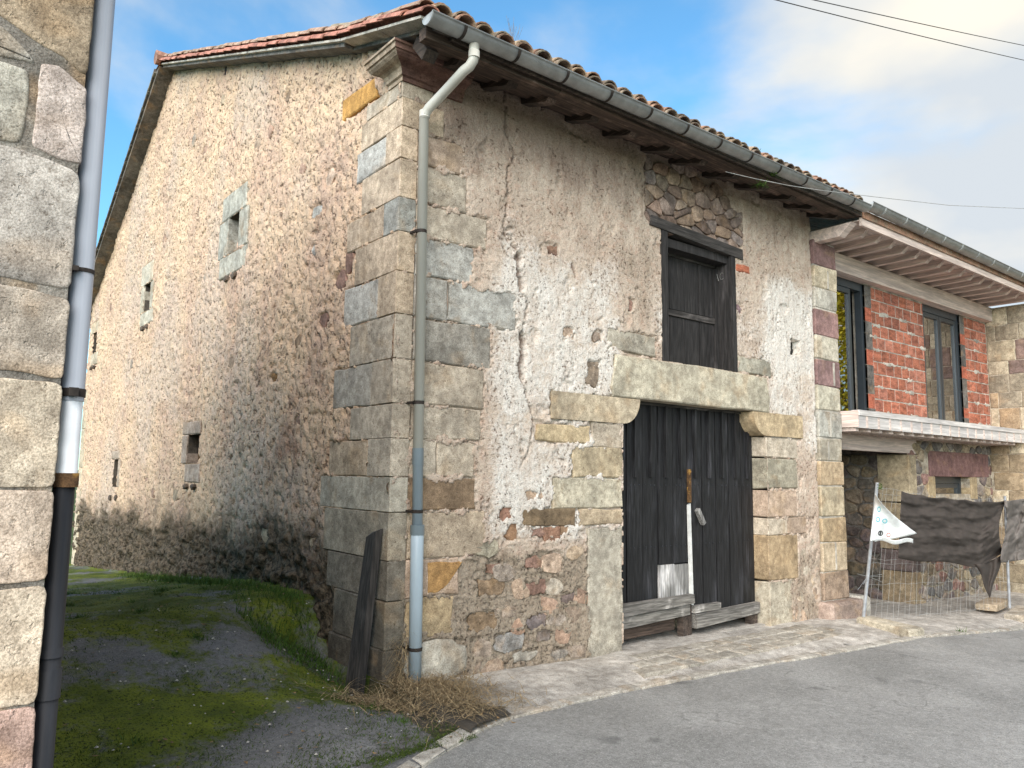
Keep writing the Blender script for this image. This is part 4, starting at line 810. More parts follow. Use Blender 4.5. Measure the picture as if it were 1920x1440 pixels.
q = MB(); q.hexa([(4.035,DY-.03,.14),(4.085,DY-.03,.14),(4.085,DY-.004,.14),(4.035,DY-.004,.14),(4.01,DY-.03,1.27),(4.05,DY-.03,1.29),(4.05,DY-.004,1.29),(4.01,DY-.004,1.27)]); obj('white_strip', q, M['ptfe'], barn, label='white painted strip on the meeting edge of the doors')
q = MB(); q.bar((4.02,DY-.035,1.30), (4.02,DY-.035,1.68), .045, .03, (0,1,0)); obj('rusty_bolt', q, M['rust'], barn)
q = MB(); q.bar((4.13,DY-.06,1.22), (4.24,DY-.06,1.05), .05, .05, (0,1,0)); obj('wooden_catch', q, M['wood_greyz'], barn)
q = MB(); q.box(DX0, DX1, DY-.03, DY+.05, DZ-.035, DZ-.003); obj('door_head', q, M['wood_loftx'], barn)
q = MB(); q.box(DX0-.1, DX1+.1, .06, 1.0, -.45, -.19); obj('threshold', q, M['concrete'], barn)
# ---- loft door
q = MB(); q.hexa([(3.17,-.035,4.385),(4.90,-.03,4.30),(4.90,.24,4.30),(3.17,.24,4.385),(3.19,-.035,4.50),(4.89,-.03,4.43),(4.89,.24,4.43),(3.19,.24,4.50)]); obj('loft_lintel', q, M['wood_loftx'], barn)
LY = .21; q = MB(); q.box(3.37, 3.475, -.02, .30, 2.873, 4.375); obj('loft_frame_post', q, M['wood_loft'], barn)
q = MB(); q.hexa([(4.675,-.02,2.873),(4.755,-.02,2.873),(4.755,.30,2.873),(4.675,.30,2.873),(4.66,-.02,4.32),(4.745,-.02,4.32),(4.745,.30,4.32),(4.66,.30,4.32)]); obj('loft_frame_post', q, M['wood_loft'], barn)
q = MB(); q.box(3.476, 4.67, .04, .30, 4.22, 4.32); obj('loft_frame_head', q, M['wood_loft'], barn)
ld = MB(); ld.box(3.476, 4.67, LY+.03, LY+.06, 2.88, 4.22); ld_o = obj('loft_shutter', ld, M['wood_loft'], barn)
n = 4; w_ = (4.60-3.5)/n
for k in range(n):
    q = MB(); q.box(3.50+w_*k+.004, 3.50+w_*(k+1)-.004, LY+.005+random.uniform(0,.006), LY+.03, 2.89, 3.47); obj('shutter_plank', q, M['wood_loft'], ld_o)
    q = MB(); q.box(3.50+w_*k+.004, 3.50+w_*(k+1)-.004, LY+.01+random.uniform(0,.005), LY+.03, 3.56, 4.20); obj('shutter_plank', q, M['wood_loft'], ld_o)
for zz in (3.475, 4.19): q = MB(); q.box(3.48, 4.62, LY-.015, LY+.029, zz, zz+.07); obj('shutter_rail', q, M['wood_loftx'], ld_o)
q = MB(); q.box(4.605, 4.669, LY-.02, LY+.03, 2.88, 4.18); obj('shutter_stile', q, M['wood_loft'], ld_o)
lt = MB(); c_ = Vector(on(0, 4.66, 1350, 519)); h_ = .05
def stroke(a, b): lt.bar(c_+Vector((-.004, -a[0], a[1])), c_+Vector((-.004, -b[0], b[1])), .003, .007, (1,0,0))
stroke((-.07,-h_), (-.045,h_)); stroke((-.045,h_), (-.02,-h_)); stroke((-.06,-.01), (-.03,-.01))
ca = [(.03+.028*math.cos(t), .045*math.sin(t)) for t in np.linspace(.8, 5.5, 8)]
for a, b in zip(ca[:-1], ca[1:]): stroke(a, b)
obj('scratched_letters', lt, M['wood_greyz'], barn, kind='stuff')
q = MB(); q.box(min(hu0,hu1), max(hu0,hu1)-.02, .10, .158, hz0+.01, hz1-.01); obj('putlog_hole_shade', q, M['dark'], barn)  # dark box added inside the hole to deepen its shade
# red brick shard by the lintel
piece(PF, 4.77, 5.05, 4.14, 4.24, 0, .06, .02, 'brick', barn, (.42,.14,.08), 'brick', .012, .008, 2)
# ================================================================== NEIGHBOUR HOUSE
nb = thing('renovated_house', 'stone house under renovation with orange hollow brick wall, timber balcony and new pine eaves', 'house', (10, .5, -.4))
PX0, PX1 = 6.505, 7.10
pz = [4.95, F(1545,520)[1]]
pil = [(4.90,4.55,MAUVE),(4.55,4.23,PALE),(4.23,3.93,(.52,.49,.43)),(3.93,3.55,(.30,.185,.175)),(3.55,3.22,(.50,.46,.38)),(3.22,2.86,(.29,.185,.18)),(2.86,2.52,(.46,.43,.35)),(2.52,2.14,(.42,.41,.37)),(2.14,1.83,(.42,.38,.31)),(1.83,1.5,(.44,.34,.23)),(1.5,1.08,(.46,.39,.28)),(1.08,.74,(.44,.34,.22)),(.74,.36,(.45,.37,.27)),(.36,-.02,(.33,.25,.19))]
for i, (z1, z0, c) in enumerate(pil):
    dx = .04*sst(2., 0., z0); cblock(PX0+.02, PX1+.02*(i % 2)+float(dx), -.045, .5, z0+.006, z1-.006, nb, vary(c, .05), .012, .012)
q = MB(); q.box(PX0+.03, PX1-.01, -.03, .48, -.3, 4.9); obj('pillar_mortar', q, M['mortar_pale'], nb)
for z0, z1, xx in ((.38,.74,6.82),(2.16,2.5,6.8),(2.88,3.2,6.93),(1.85,2.1,6.72),(4.24,4.5,6.85)): q = MB(); q.box(xx, xx+.035, -.052, -.02, z0, z1); obj('mortar_streak', q, M['mortar_pale'], nb)
cblock(6.42, 7.3, -.22, .3, -.32, -.03, nb, (.36,.28,.24), .04, .03); cblock(7.3, 7.62, -.12, .5, -.36, 0.0, nb, (.44,.42,.38), .03, .02)
# loggia back wall: hollow bricks
WY = .30
bz0, bz1 = 2.45, 4.66
def bricks(x0, x1):
    rh = .2; z = bz0; r = 0
    while z < bz1-.05:
        h = min(rh, bz1-z); x = x0-(0 if r % 2 else .13)
        while x < x1-.02:
            a, b = max(x, x0), min(x+.27, x1); x += .27
            if b-a > .04: piece(PFy(WY), a+.008, b-.008, z+.009, z+h-.009, 0, .1, .005+random.uniform(-.002,.003), 'brick', nb, vary(random.choice([(.42,.155,.10),(.37,.135,.085),(.44,.18,.125),(.34,.125,.085)]), .18), 'brick', .003, .004, 1)
        z += h; r += 1
bA = (F(1638,700,WY)[0], F(1735,700,WY)[0]); bB = (F(1812,700,WY)[0], 13.30)
bricks(*bA); bricks(*bB)
q = MB(); q.box(bA[0]-.2, bA[1], WY+.0, WY+.2, bz0, bz1+.02); obj('brick_mortar', q, M['mortar_pale'], nb); q = MB(); q.box(bB[0]-.2, bB[1], WY+.0, WY+.2, bz0, bz1+.02); obj('brick_mortar', q, M['mortar_pale'], nb)
for xx, z in [(random.uniform(*bA), bz0+.2*random.randint(1,9)) for _ in range(20)]+[(random.uniform(*bB), bz0+.2*random.randint(1,9)) for _ in range(8)]:
    piece(PFy(WY), xx-random.uniform(.04,.16), xx+.12, z-.03, z+.02, 0, .02, .014, 'mortar_smear', nb, (.5,.46,.4), 'mortar_pale', .02, .008, 4)
for x1 in (bA[0], bB[0]):            # rough reveals of brick and mortar at the window sides
    z = bz0; k = 0
    while z < bz1:
        h = random.uniform(.16, .3); q = MB(); q.box(x1-.2, x1-.004, WY-.006+random.uniform(-.004,.004), WY+.15, z, min(z+h, bz1)-.004); obj('reveal_block', q, M['mortar_dark'] if k % 3 != 1 else M['brick'], nb, (.42,.13,.08)); z += h; k += 1
# timber wall beam, rafters, fascia
q = MB(); q.box(7.05, 13.4, WY-.14, WY+.2, bz1+.01, 4.94); obj('wall_beam', q, M['pinex'], nb)
x = 7.1
while x < 13.4:
    q = MB(); w_ = .045; q.hexa([(x-w_,-.44,4.945),(x+w_,-.44,4.945),(x+w_,.5,4.945),(x-w_,.5,4.945),(x-w_,-.56,5.055),(x+w_,-.56,5.055),(x+w_,.5,5.055),(x-w_,.5,5.055)]); obj('rafter', q, M['pine'], nb); x += .40
for k in range(8):
    y = -.60+.14*k; q = MB(); q.box(6.72, 13.6, y+.003, y+.137, 5.057, 5.08); obj('soffit_plank', q, M['pinex'], nb)
q = MB(); q.box(6.72, 13.6, -.64, -.605, 4.99, 5.16); obj('fascia', q, M['pinex'], nb)
q = MB(); q.hexa([(6.56,-.40,4.86),(6.70,-.40,4.86),(6.70,.1,4.86),(6.56,.1,4.86),(6.56,-.58,5.02),(6.70,-.58,5.02),(6.70,.1,5.02),(6.56,.1,5.02)]); obj('corner_rafter', q, M['pinex'], nb)
q = MB(); q.hexa([(6.72,-.66,5.09),(13.8,-.66,5.09),(13.8,6,7.6),(6.72,6,7.6),(6.72,-.66,5.2),(13.8,-.66,5.2),(13.8,6,7.75),(6.72,6,7.75)]); q.hexa([(6.72,6.01,7.6),(13.8,6.01,7.6),(13.8,12,5.2),(6.72,12,5.2),(6.72,6.01,7.75),(13.8,6.01,7.75),(13.8,12,5.3),(6.72,12,5.3)]); obj('roof', q, M['tile'], nb, (.33,.19,.13))
x_ = 6.72; gutter(6.725, 13.9, -.72, 5.27, .085, M['zinc'], nb, -.008, first=.35, bracket=.62, bmat='zinc')
# windows
def window(x0, x1, z0, z1, y, leaf_to, par):
    fr = MB(); t = .07; fr.box(x0, x1, y-.05, y+.05, z1-.12, z1); fr.box(x0, x1, y-.05, y+.05, z0, z0+t); fr.box(x0, x0+t, y-.0499, y+.05, z0+t, z1-.12); fr.box(x1-t, x1, y-.0499, y+.05, z0+t, z1-.12)
    f = obj('window_frame', fr, M['aluminium'], par)
    for a, b in leaf_to:
        s = MB(); k = .06; yy = y+.0; s.box(a, a+k, yy-.035, yy+.035, z0+t+.005, z1-.125); s.box(b-k, b, yy-.035, yy+.035, z0+t+.005, z1-.125); s.box(a+k, b-k, yy-.034, yy+.035, z0+t+.005, z0+t+.09); s.box(a+k, b-k, yy-.034, yy+.035, z1-.20, z1-.125); obj('sash', s, M['aluminium'], f)
        g_ = MB(); g_.box(a+k, b-k, yy-.004, yy+.004, z0+t+.09, z1-.20); obj('pane', g_, M['glass'], f)
    return f
wx0, wx1 = 7.35, bA[0]-.2
window(wx0, wx1, bz0, bz1, WY+.08, [(wx0+.075, 8.22)], nb)
w2 = bA[1]+.0, bB[0]-.2
window(w2[0]+.005, w2[1], bz0, bz1, WY+.08, [(w2[0]+.08, (w2[0]+w2[1])/2-.01), ((w2[0]+w2[1])/2+.01, w2[1]-.075)], nb)
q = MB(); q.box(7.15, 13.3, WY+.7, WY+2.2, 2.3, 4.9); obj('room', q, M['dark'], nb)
q = MB(); q.box(7.1, 7.35, WY+.0, WY+.3, bz0, bz1); obj('inner_pier', q, M['mortar_dark'], nb)
# balcony
BY = -.28; bt, bb = 2.545, 2.30
bl = obj('balcony', MB().box(7.14, 13.28, BY+.06, WY+.2, bb+.02, bt-.06), M['pinex'], nb)
q = MB(); q.box(7.135, 13.28, BY-.02, BY+.10, bt-.075, bt); obj('balcony_rail', q, M['pine_white'], bl)
q = MB(); q.box(7.135, 13.28, BY+.0, BY+.058, bb, bt-.076); obj('balcony_beam', q, M['pine_white'], bl)
q = MB(); q.box(7.12, 7.134, BY-.0, 0.0, bb+.01, bt-.01); obj('balcony_end', q, M['pine'], bl)
x = 7.36
while x < 13.2: q = MB(); q.box(x-.025, x+.025, BY-.006, BY-.0005, bb+.002, bt-.077); obj('joist_end', q, M['pinex'], bl); x += .335
x = 7.2
while x < 13.2: q = MB(); q.box(x-.04, x+.04, BY+.06, WY+.6, bb-.045, bb+.019); obj('joist', q, M['pinex'], bl); x += .335
# ground floor wall under the balcony
GY = .35; GXL, GXR = F(1712,1100,GY)[0], 13.4; GB = F(1712,1147,GY)[1]
wx = (F(1751,900,GY)[0], F(1818,900,GY)[0], 1.35, F(1751,893,GY)[1])
lx = (F(1740,860,GY)[0], F(1850,860,GY)[0], wx[3]+.0, F(1740,845,GY)[1])
def skipw(u, v): return (wx[0]-.32 < u < wx[1]+.32 and 1.0 < v < lx[3]+.03 and u < wx[1]+.3) or (lx[0] < u < lx[1] and lx[2] < v < lx[3]) or u < GXL+.02
RC = [(.22,.20,.19),(.30,.25,.19),(.20,.16,.155),(.33,.27,.19),(.25,.22,.2),(.28,.17,.15),(.17,.16,.16)]
fitted(PFy(GY), (GXL, GXR, GB, 2.25), .19, 1.5, nb, RC, proud=.022, gap=.026, skip=skipw)
q = MB(); q.box(GXL+.0, wx[0], GY, GY+.3, GB-.3, 2.3); q.box(wx[1], GXR, GY, GY+.3, GB-.3, 2.3); q.box(wx[0], wx[1], GY, GY+.3, GB-.3, wx[2]); q.box(wx[0], wx[1], GY, GY+.3, wx[3], 2.3); obj('lower_wall', q, M['mortar'], nb)
piece(PFy(GY), lx[0], lx[1], lx[2], lx[3], 0, .1, .03, 'stone', nb, (.22,.125,.12), 'stone_smooth', .004, .01, 3)
piece(PFy(GY), wx[0]-.28, wx[0], wx[2]-.1, wx[3], 0, .2, .03, 'stone', nb, (.42,.33,.21), 'stone_smooth', .004); piece(PFy(GY), wx[1], wx[1]+.26, wx[2]-.1, wx[3], 0, .2, .03, 'stone', nb, (.42,.33,.21), 'stone_smooth', .004)
window(wx[0]+.005, wx[1]-.005, wx[2]-.3, wx[3]-.002, GY+.2, [(wx[0]+.075, wx[1]-.075)], nb)
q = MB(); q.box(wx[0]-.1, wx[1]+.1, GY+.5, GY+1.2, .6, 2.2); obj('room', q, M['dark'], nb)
# deep porch: its right-hand side wall of rubble, jamb blocks of dressed stone
PXs = GXL
fitted(PGx(PXs), (GY+.45, GY+3.0, GB-.1, 2.2), .2, 1.5, nb, [(.13,.115,.10),(.18,.15,.11),(.12,.10,.095),(.2,.16,.12),(.15,.12,.12)], proud=.025, gap=.03)
q = MB(); q.box(PXs+.0, PXs+.2, GY+.001, GY+3.4, GB-.4, 2.25); q.box(7.1, PXs-.001, GY+3.2, GY+3.4, GB-.4, 2.25); obj('porch_wall', q, M['mortar_dark'], nb)
z = GB
for h, c in ((.62,(.28,.22,.15)),(.34,(.15,.12,.12)),(.38,(.36,.29,.2)),(.4,(.34,.28,.19)),(.8,(.40,.33,.23))):
    if z+h > 2.24: h = 2.24-z
    cblock(PXs-.03, PXs+.24, GY-.03, GY+.5, z+.006, z+h-.006, nb, c, .01, .006, mat='stone_smooth'); z += h
q = MB(); q.box(7.1, PXs+.3, GY-.02, GY+.1, 2.03, 2.26); obj('porch_lintel', q, M['pinex'], nb)
# right party wall
RX = 13.3
z = 2.56; k = 0
while z < 4.9:
    h = [.42,.3,.34,.26,.4,.3,.34][k % 7]; u = -1.6+random.uniform(0, .2)
    while u < WY-.02:
        l = random.uniform(.3, .55); b = min(u+l, WY-.01)
        if b-u > .05: piece(PGx(RX), u+.006, b-.006, z+.006, min(z+h, 4.93)-.006, 0, .2, .012, 'stone', nb, vary(random.choice([PALE,(.40,.30,.2),(.24,.17,.15),(.34,.29,.22),(.40,.34,.25)]), .1), 'stone', .008); 
        u += l
    z += h; k += 1
z = GB-.1; k = 0
while z < 2.25:
    h = .34; u = -1.6
    while u < GY-.02:
        l = random.uniform(.3, .55); b = min(u+l, GY-.01)
        if b-u > .05: piece(PGx(RX), u+.006, b-.006, z+.006, z+h-.006, 0, .2, .012, 'stone', nb, vary(random.choice([PALE,(.36,.28,.19),(.30,.25,.18)]), .1), 'stone', .008)
        u += l
    z += h
q = MB(); q.box(RX+.0, RX+.6, -1.6, 6, -.7, 4.94); obj('party_wall', q, M['mortar'], nb)
q = MB(); q.box(6.9, 13.8, 4.5, 12, -.6, 5.2); obj('rear_block', q, M['mortar'], nb)
# ================================================================== LEFT HOUSE (near)
lh = thing('ashlar_house', 'near house corner of large worn ashlar blocks at the left edge', 'house', (-5, 0, -.1))
LY0 = -2.5; LXR = -2.775; PL = PFy(LY0)
blocks = [  # paler lower blocks: stone tone, plus less shade worked into the colour
 ([(-3.6,3.22),(-3.05,3.18),(-2.95,3.12),(-2.86,3.10),(LXR,3.04),(LXR+.004,3.8),(-3.6,3.8)], (.39,.31,.225)),
 ([(-3.6,3.17),(-3.06,3.15),(-2.97,3.08),(-2.94,3.04),(-3.05,3.03),(-3.6,3.06)], (.40,.38,.34)),
 ([(-3.5,2.74),(-2.965,2.73),(-2.952,2.90),(-2.96,3.01),(-3.5,3.02)], (.42,.40,.35)),
 ([(-2.93,2.735),(-2.85,2.71),(LXR+.002,2.71),(LXR+.006,2.88),(LXR,3.0),(-2.87,3.06),(-2.925,3.05)], (.44,.38,.35)),
 ([(-3.7,2.27),(-3.0,2.25),(LXR,2.235),(LXR+.004,2.67),(-2.88,2.705),(-3.02,2.715),(-3.7,2.72)], (.40,.37,.34)),
 ([(-3.6,1.93),(-2.9,1.925),(LXR,1.91),(LXR+.003,2.20),(-2.9,2.22),(-3.6,2.225)], (.42,.365,.31)),
 ([(-3.55,1.53),(LXR,1.53),(LXR+.003,1.895),(-2.9,1.90),(-3.55,1.89)], (.49,.42,.335)),
 ([(-3.65,1.205),(LXR,1.21),(LXR+.003,1.52),(-3.65,1.52)], (.51,.42,.345)),
 ([(-3.6,.80),(LXR,.805),(LXR+.003,1.195),(-2.9,1.19),(-3.6,1.19)], (.52,.44,.35)),
 ([(-3.6,.36),(LXR,.36),(LXR+.002,.795),(-3.6,.79)], (.44,.31,.265)),
 ([(-3.6,-.3),(LXR,-.3),(LXR,.35),(-3.6,.35)], (.42,.32,.25)),
]
def smoothstone(poly, plane, w, depth, proud, bev, col, parent, mat='stone_big', N=90, wob=.004):
    """large rounded block: dense outline with chamfer rings and a softly pillowed face"""
    P = [Vector(p) for p in poly]; n = len(P); per = sum((P[(i+1) % n]-P[i]).length for i in range(n)); O = []
    for i in range(n):
        a, b = P[i], P[(i+1) % n]; k = max(1, round((b-a).length/per*N))
        for j in range(k): O.append(a+(b-a)*(j/k))
    m_ = len(O); O2 = [(O[(i-1) % m_]+O[i]*2+O[(i+1) % m_])/4 for i in range(m_)]; sdv = random.uniform(0, 99)
    O2 = [p+Vector((float(perlin(p.x*14, p.y*14+sdv)), float(perlin(p.x*14+50, p.y*14+sdv))))*wob for p in O2]
    c = sum(O2, Vector((0,0)))/m_; V = []; rings = [(0,-depth),(0,proud-bev*1.1),(.3,proud-bev*.45),(.8,proud-bev*.1),(1.8,proud)]
    nrm = []
    for i in range(m_):
        t = (O2[(i+1) % m_]-O2[(i-1) % m_]).normalized(); v_ = Vector((-t.y, t.x)); v_ = v_ if v_.dot(c-O2[i]) > 0 else -v_; nrm.append(v_)
    for r, h in rings:
        for i in range(m_): p = O2[i]+nrm[i]*bev*r; V.append(plane(p.x, p.y, w+h+(float(perlin(p.x*20, p.y*20+sdv))*.003 if r else 0)))
    base = (len(rings)-1)*m_; g = []
    for s_ in (.66, .33):
        for i in range(m_): p = c+(O2[i]+nrm[i]*bev*2.2-c)*s_; V.append(plane(p.x, p.y, w+proud+.001))
    V.append(plane(c.x, c.y, w+proud)); R2 = len(rings)+2
    f = [(r*m_+i, r*m_+(i+1) % m_, (r+1)*m_+(i+1) % m_, (r+1)*m_+i) for r in range(R2-1) for i in range(m_)]+[((R2-1)*m_+i, (R2-1)*m_+(i+1) % m_, R2*m_) for i in range(m_)]
    return obj('stone', mesh('stone', MB().add(V, f), M[mat], True), None, parent, col)
for i_, (P, c) in enumerate(blocks): smoothstone(P, PL, 0, .25, .014, .007 if i_ < 5 else .004, c, lh)
z = 3.82
for k in range(1): piece(PL, -3.6, LXR, z, z+.4, 0, .25, .02, 'stone', lh, vary(BEIGE), 'stone_big'); z += .41
q = MB(); q.box(-9, LXR-.006, LY0-.007, 3.5, -.5, 4.15); obj('house_wall', q, M['mortar_mid'], lh)
for r in range(10):      # blocks to the left of the picture edge
    x = -3.62
    while x > -9: l = random.uniform(.4,.7); piece(PL, max(x-l+.01,-9), x, -.3+.43*r, -.3+.43*r+.42, 0, .1, .02, 'stone', lh, vary(BEIGE), 'stone_big', seg=1); x -= l
q = MB(); q.hexa([(-9.3,-2.9,4.0),(-2.6,-2.9,4.0),(-2.6,.5,5.1),(-9.3,.5,5.1),(-9.3,-2.9,4.12),(-2.6,-2.9,4.12),(-2.6,.5,5.22),(-9.3,.5,5.22)]); q.hexa([(-9.3,.51,5.1),(-2.6,.51,5.1),(-2.6,3.9,4.0),(-9.3,3.9,4.0),(-9.3,.51,5.22),(-2.6,.51,5.22),(-2.6,3.9,4.12),(-9.3,3.9,4.12)]); obj('roof', q, M['tile'], lh, (.3,.18,.12))
px_, py_ = -2.733, -2.45
def lp(z0, z1, r, mat, nm='downpipe', lab=None, dx=0): obj(nm, mesh(nm, MB().tube([(px_+dx,py_,z0),(px_+dx,py_,z1)], r, 24), M[mat], True), None, lh, label=lab)
lp(1.84, 4.0, .040, 'pvc_left', lab='grey upper downpipe'); lp(1.56, 1.865, .037, 'pvc_white', lab='clean white length of the downpipe'); lp(.0, 1.55, .036, 'iron', lab='black cast iron foot of the downpipe', dx=-.003)
lp(.94, .97, .041, 'iron', 'pipe_collar', dx=-.003); lp(.80, .90, .041, 'iron', 'pipe_collar', dx=-.003)
lp(1.53, 1.58, .043, 'rust', 'rusty_joint'); lp(1.855, 1.885, .044, 'strap', 'pipe_clamp'); lp(2.315, 2.33, .0425, 'strap', 'pipe_clamp')
q = MB(); q.bar((px_-.03,py_-.044,2.32), (px_-.03,py_-.062,2.32), .02, .018); obj('clamp_bolt', q, M['strap'], lh); q = MB(); q.bar((px_-.005,py_-.043,1.87), (px_-.005,py_-.065,1.87), .03, .03); obj('clamp_bolt', q, M['strap'], lh)
# ================================================================== LOOSE THINGS
# slab leaning on the gable by the corner
q = MB(); q.hexa([(-.22,.06,-.16),(-.15,.06,-.16),(-.15,.26,-.16),(-.22,.26,-.16),(-.095,.05,1.12),(-.035,.05,1.14),(-.035,.22,1.10),(-.095,.22,1.06)])
o = obj('leaning_board', q, woody('charred_board', (.045,.04,.036,1), axis='z', rough=.9)); tag(o, 'dark weathered board leaning against the barn corner left of the downpipe', 'board')
# fence panel
def fz(x): return float(gz(x, -.5))
fp = thing('fence_panel', 'leaning wire mesh site fence panel with steel end posts in front of the renovated house', 'fence', (6.68, -.5, -.22))
A0, A1 = Vector((6.66,-.48,-.24)), Vector(on(1,-.62,1645,905)); B0 = Vector(on(1,-.75,1893,1140)); B1 = Vector(on(1,-.75,1884,930)); B0.z = max(B0.z, -.5)
q = MB(); q.tube([A0, A1], .021, 12); obj('post', mesh('post', q, M['galv'], True), None, fp); q = MB(); q.tube([B0, B1], .021, 12); obj('post', mesh('post', q, M['galv'], True), None, fp)
def FP(s, t):          # s along, t up
    a = A0.lerp(A1, t); b = B0.lerp(B1, t); p = a.lerp(b, s); sag = -.06*math.sin(math.pi*s)*(t) ; return p+Vector((0, .05*math.sin(s*9)*(1-abs(2*t-1))*.5, sag))
wr = MB()
for k in range(30):
    s = k/29; wr.tube([FP(s+.006*math.sin(k*3+i), .0+.98*i/5) for i in range(6)], .0014, 4, False)
for t in (.02,.13,.27,.42,.45,.6,.75,.93,.97): wr.tube([FP(i/20, t+.006*math.sin(i*1.7+t*30)) for i in range(21)], .0018, 4, False)
obj('wire_mesh', wr, M['wire'], fp, kind='stuff')
q = MB(); 
for sgn in (1, -1, .4): q.tube([A0.lerp(A1,.3)+Vector((-.25*abs(sgn),0,-.1*sgn)), A0.lerp(A1,.33), A0.lerp(A1,.3)+Vector((.4,0,.05*sgn))], .002, 4, False)
obj('loose_wire', q, M['galv'], fp)
# tarp
def cloth_grid(fn, n, m_, name, mat):
    P = np.array([[fn(i/(n-1), j/(m_-1)) for j in range(m_)] for i in range(n)], float); return obj(name, grid_mesh(name, P, None, mat))
def tarp(s, t):
    top = [(1690,921),(1740,930),(1790,934),(1840,940),(1886,938)]; bot = [(1684,1046),(1740,1052),(1790,1058),(1835,1062),(1880,1040)]
    def il(L_, s): f_ = s*(len(L_)-1); i = min(int(f_), len(L_)-2); k = f_-i; return L_[i][0]*(1-k)+L_[i+1][0]*k, L_[i][1]*(1-k)+L_[i+1][1]*k
    a = il(top, s); a = (a[0], a[1]+2.5*abs(math.sin(s*math.pi*5))); b = il(bot, s); b = (b[0], b[1]+2.5*math.sin(s*11)); px = a[0]*(1-t)+b[0]*t-10*math.sin(math.pi*t)*(s > .8)*(s-.8)*5; py = a[1]*(1-t)+b[1]*t
    y = -.66-.16*s-.03*math.sin(math.pi*t)-.05*math.sin(t*9+s*3)*s*s-.035*max(0, s-.55)*math.sin((s*13-t*7))*2-.012*math.sin(t*21+s*4)+.05*float(fbm(s*5+.7*t, t*7, 90, 3))
    return on(1, y, px, py)[:]
o = cloth_grid(tarp, 90, 60, 'tarp', M['tarp']); so_ = o.modifiers.new('thickness', 'SOLIDIFY'); so_.thickness = .003; tag(o, 'dark brown shade netting tied across the site fence', 'tarp')
def tarp_tail(s, t):
    a = (1828+50*s, 1058-18*s*s); tip = (1856, 1122); k = t**.9; px = a[0]*(1-k)+tip[0]*k+4*math.sin(t*6)*(1-t); py = a[1]*(1-k)+tip[1]*k
    return on(1, -.76-.05*math.sin(s*9+t*2)*(1-t), px, py)[:]
o2 = cloth_grid(tarp_tail, 16, 14, 'tarp_corner', M['tarp']); o2.parent = o; o2.modifiers.new('thickness', 'SOLIDIFY').thickness = .003
def tarp2(s, t):
    px = 1882+(1960-1882)*s+6*math.sin(t*5); py = 940-10*s+(1050-935)*t; return on(1, -.80-.03*math.sin(s*10+t*8)-.02*math.sin(t*15)+.10*float(fbm(s*3+t, t*4, 93, 3)), px, py)[:]
o = cloth_grid(tarp2, 60, 48, 'tarp', M['tarp2']); o.modifiers.new('thickness', 'SOLIDIFY').thickness = .003; tag(o, 'paler crumpled grey-brown netting hung right of the dark netting, beyond the steel post', 'tarp')
# white plastic flag
def flag(s, t):        # t down the pole, s outwards
    P0 = (1642,925); P1 = (1632,1014); tip = (1719,1000); a = (P0[0]+(P1[0]-P0[0])*t, P0[1]+(P1[1]-P0[1])*t)
    e_ = (1642+(1719-1642)*t**1.25, 925+(1000-925)*t**.92); px = a[0]+(e_[0]-a[0])*s; py = a[1]+(e_[1]-a[1])*s+6*s*(1-s)*t*2
    y = -.66-.18*s-.03*math.sin(s*7+t*2)*t; return on(1, y, px, py)[:]
fo_ = cloth_grid(flag, 26, 26, 'flag', M['flag']); fo_.modifiers.new('thickness', 'SOLIDIFY').thickness = .003; tag(fo_, 'white plastic sheet tied as a flag to the top of the steel fence post', 'flag')
def fold(s, t): px = 1640+72*s; py = 1008+8*t+4*s-3*math.sin(s*9); return on(1, -.70-.14*s+.02*math.sin(s*8)+.03*t, px, py)[:]
f2 = cloth_grid(fold, 20, 6, 'folded_hem', M['flag']); f2.parent = fo_; f2.modifiers.new('thickness', 'SOLIDIFY').thickness = .002
def ring(px, py, rx, ry, mat, nm, y=-.775):
    V = []; n = 16
    for k in (1, .6):
        for i in range(n): a = 2*math.pi*i/n; V.append(on(1, y, px+rx*k*math.cos(a), py+ry*k*math.sin(a))[:])
    o = obj(nm, MB().add(V, [(i, (i+1) % n, n+(i+1) % n, n+i) for i in range(n)]), mat); o.parent = fo_; return o
ring(1646,974,4.2,5.2,M['teal'],'teal_oval'); ring(1659,977,5,4.6,M['teal'],'teal_oval'); ring(1648,955,3.2,5.5,M['teal'],'teal_oval'); ring(1651,1000,5,5.2,M['blackink'],'black_roundel'); ring(1666,1003,4,4.5,M['redink'],'pink_roundel')
V = [on(1,-.780,1649,997)[:], on(1,-.780,1653,997)[:], on(1,-.780,1652,1003)[:], on(1,-.780,1649,1004)[:]]; o = obj('black_mark', MB().add(V, [(0,1,2,3)]), M['blackink']); o.parent = fo_
q = MB(); tw = A1+Vector((0,-.03,-.05))
for k in range(4): q.tube([tw+Vector((.03*math.cos(a+k), .03*math.sin(a+k), .02*k-.03+.01*math.sin(a*2))) for a in np.linspace(0, 6.3, 9)], .003, 4, False)
o = obj('tie_cord', q, M['green']); o.parent = fo_
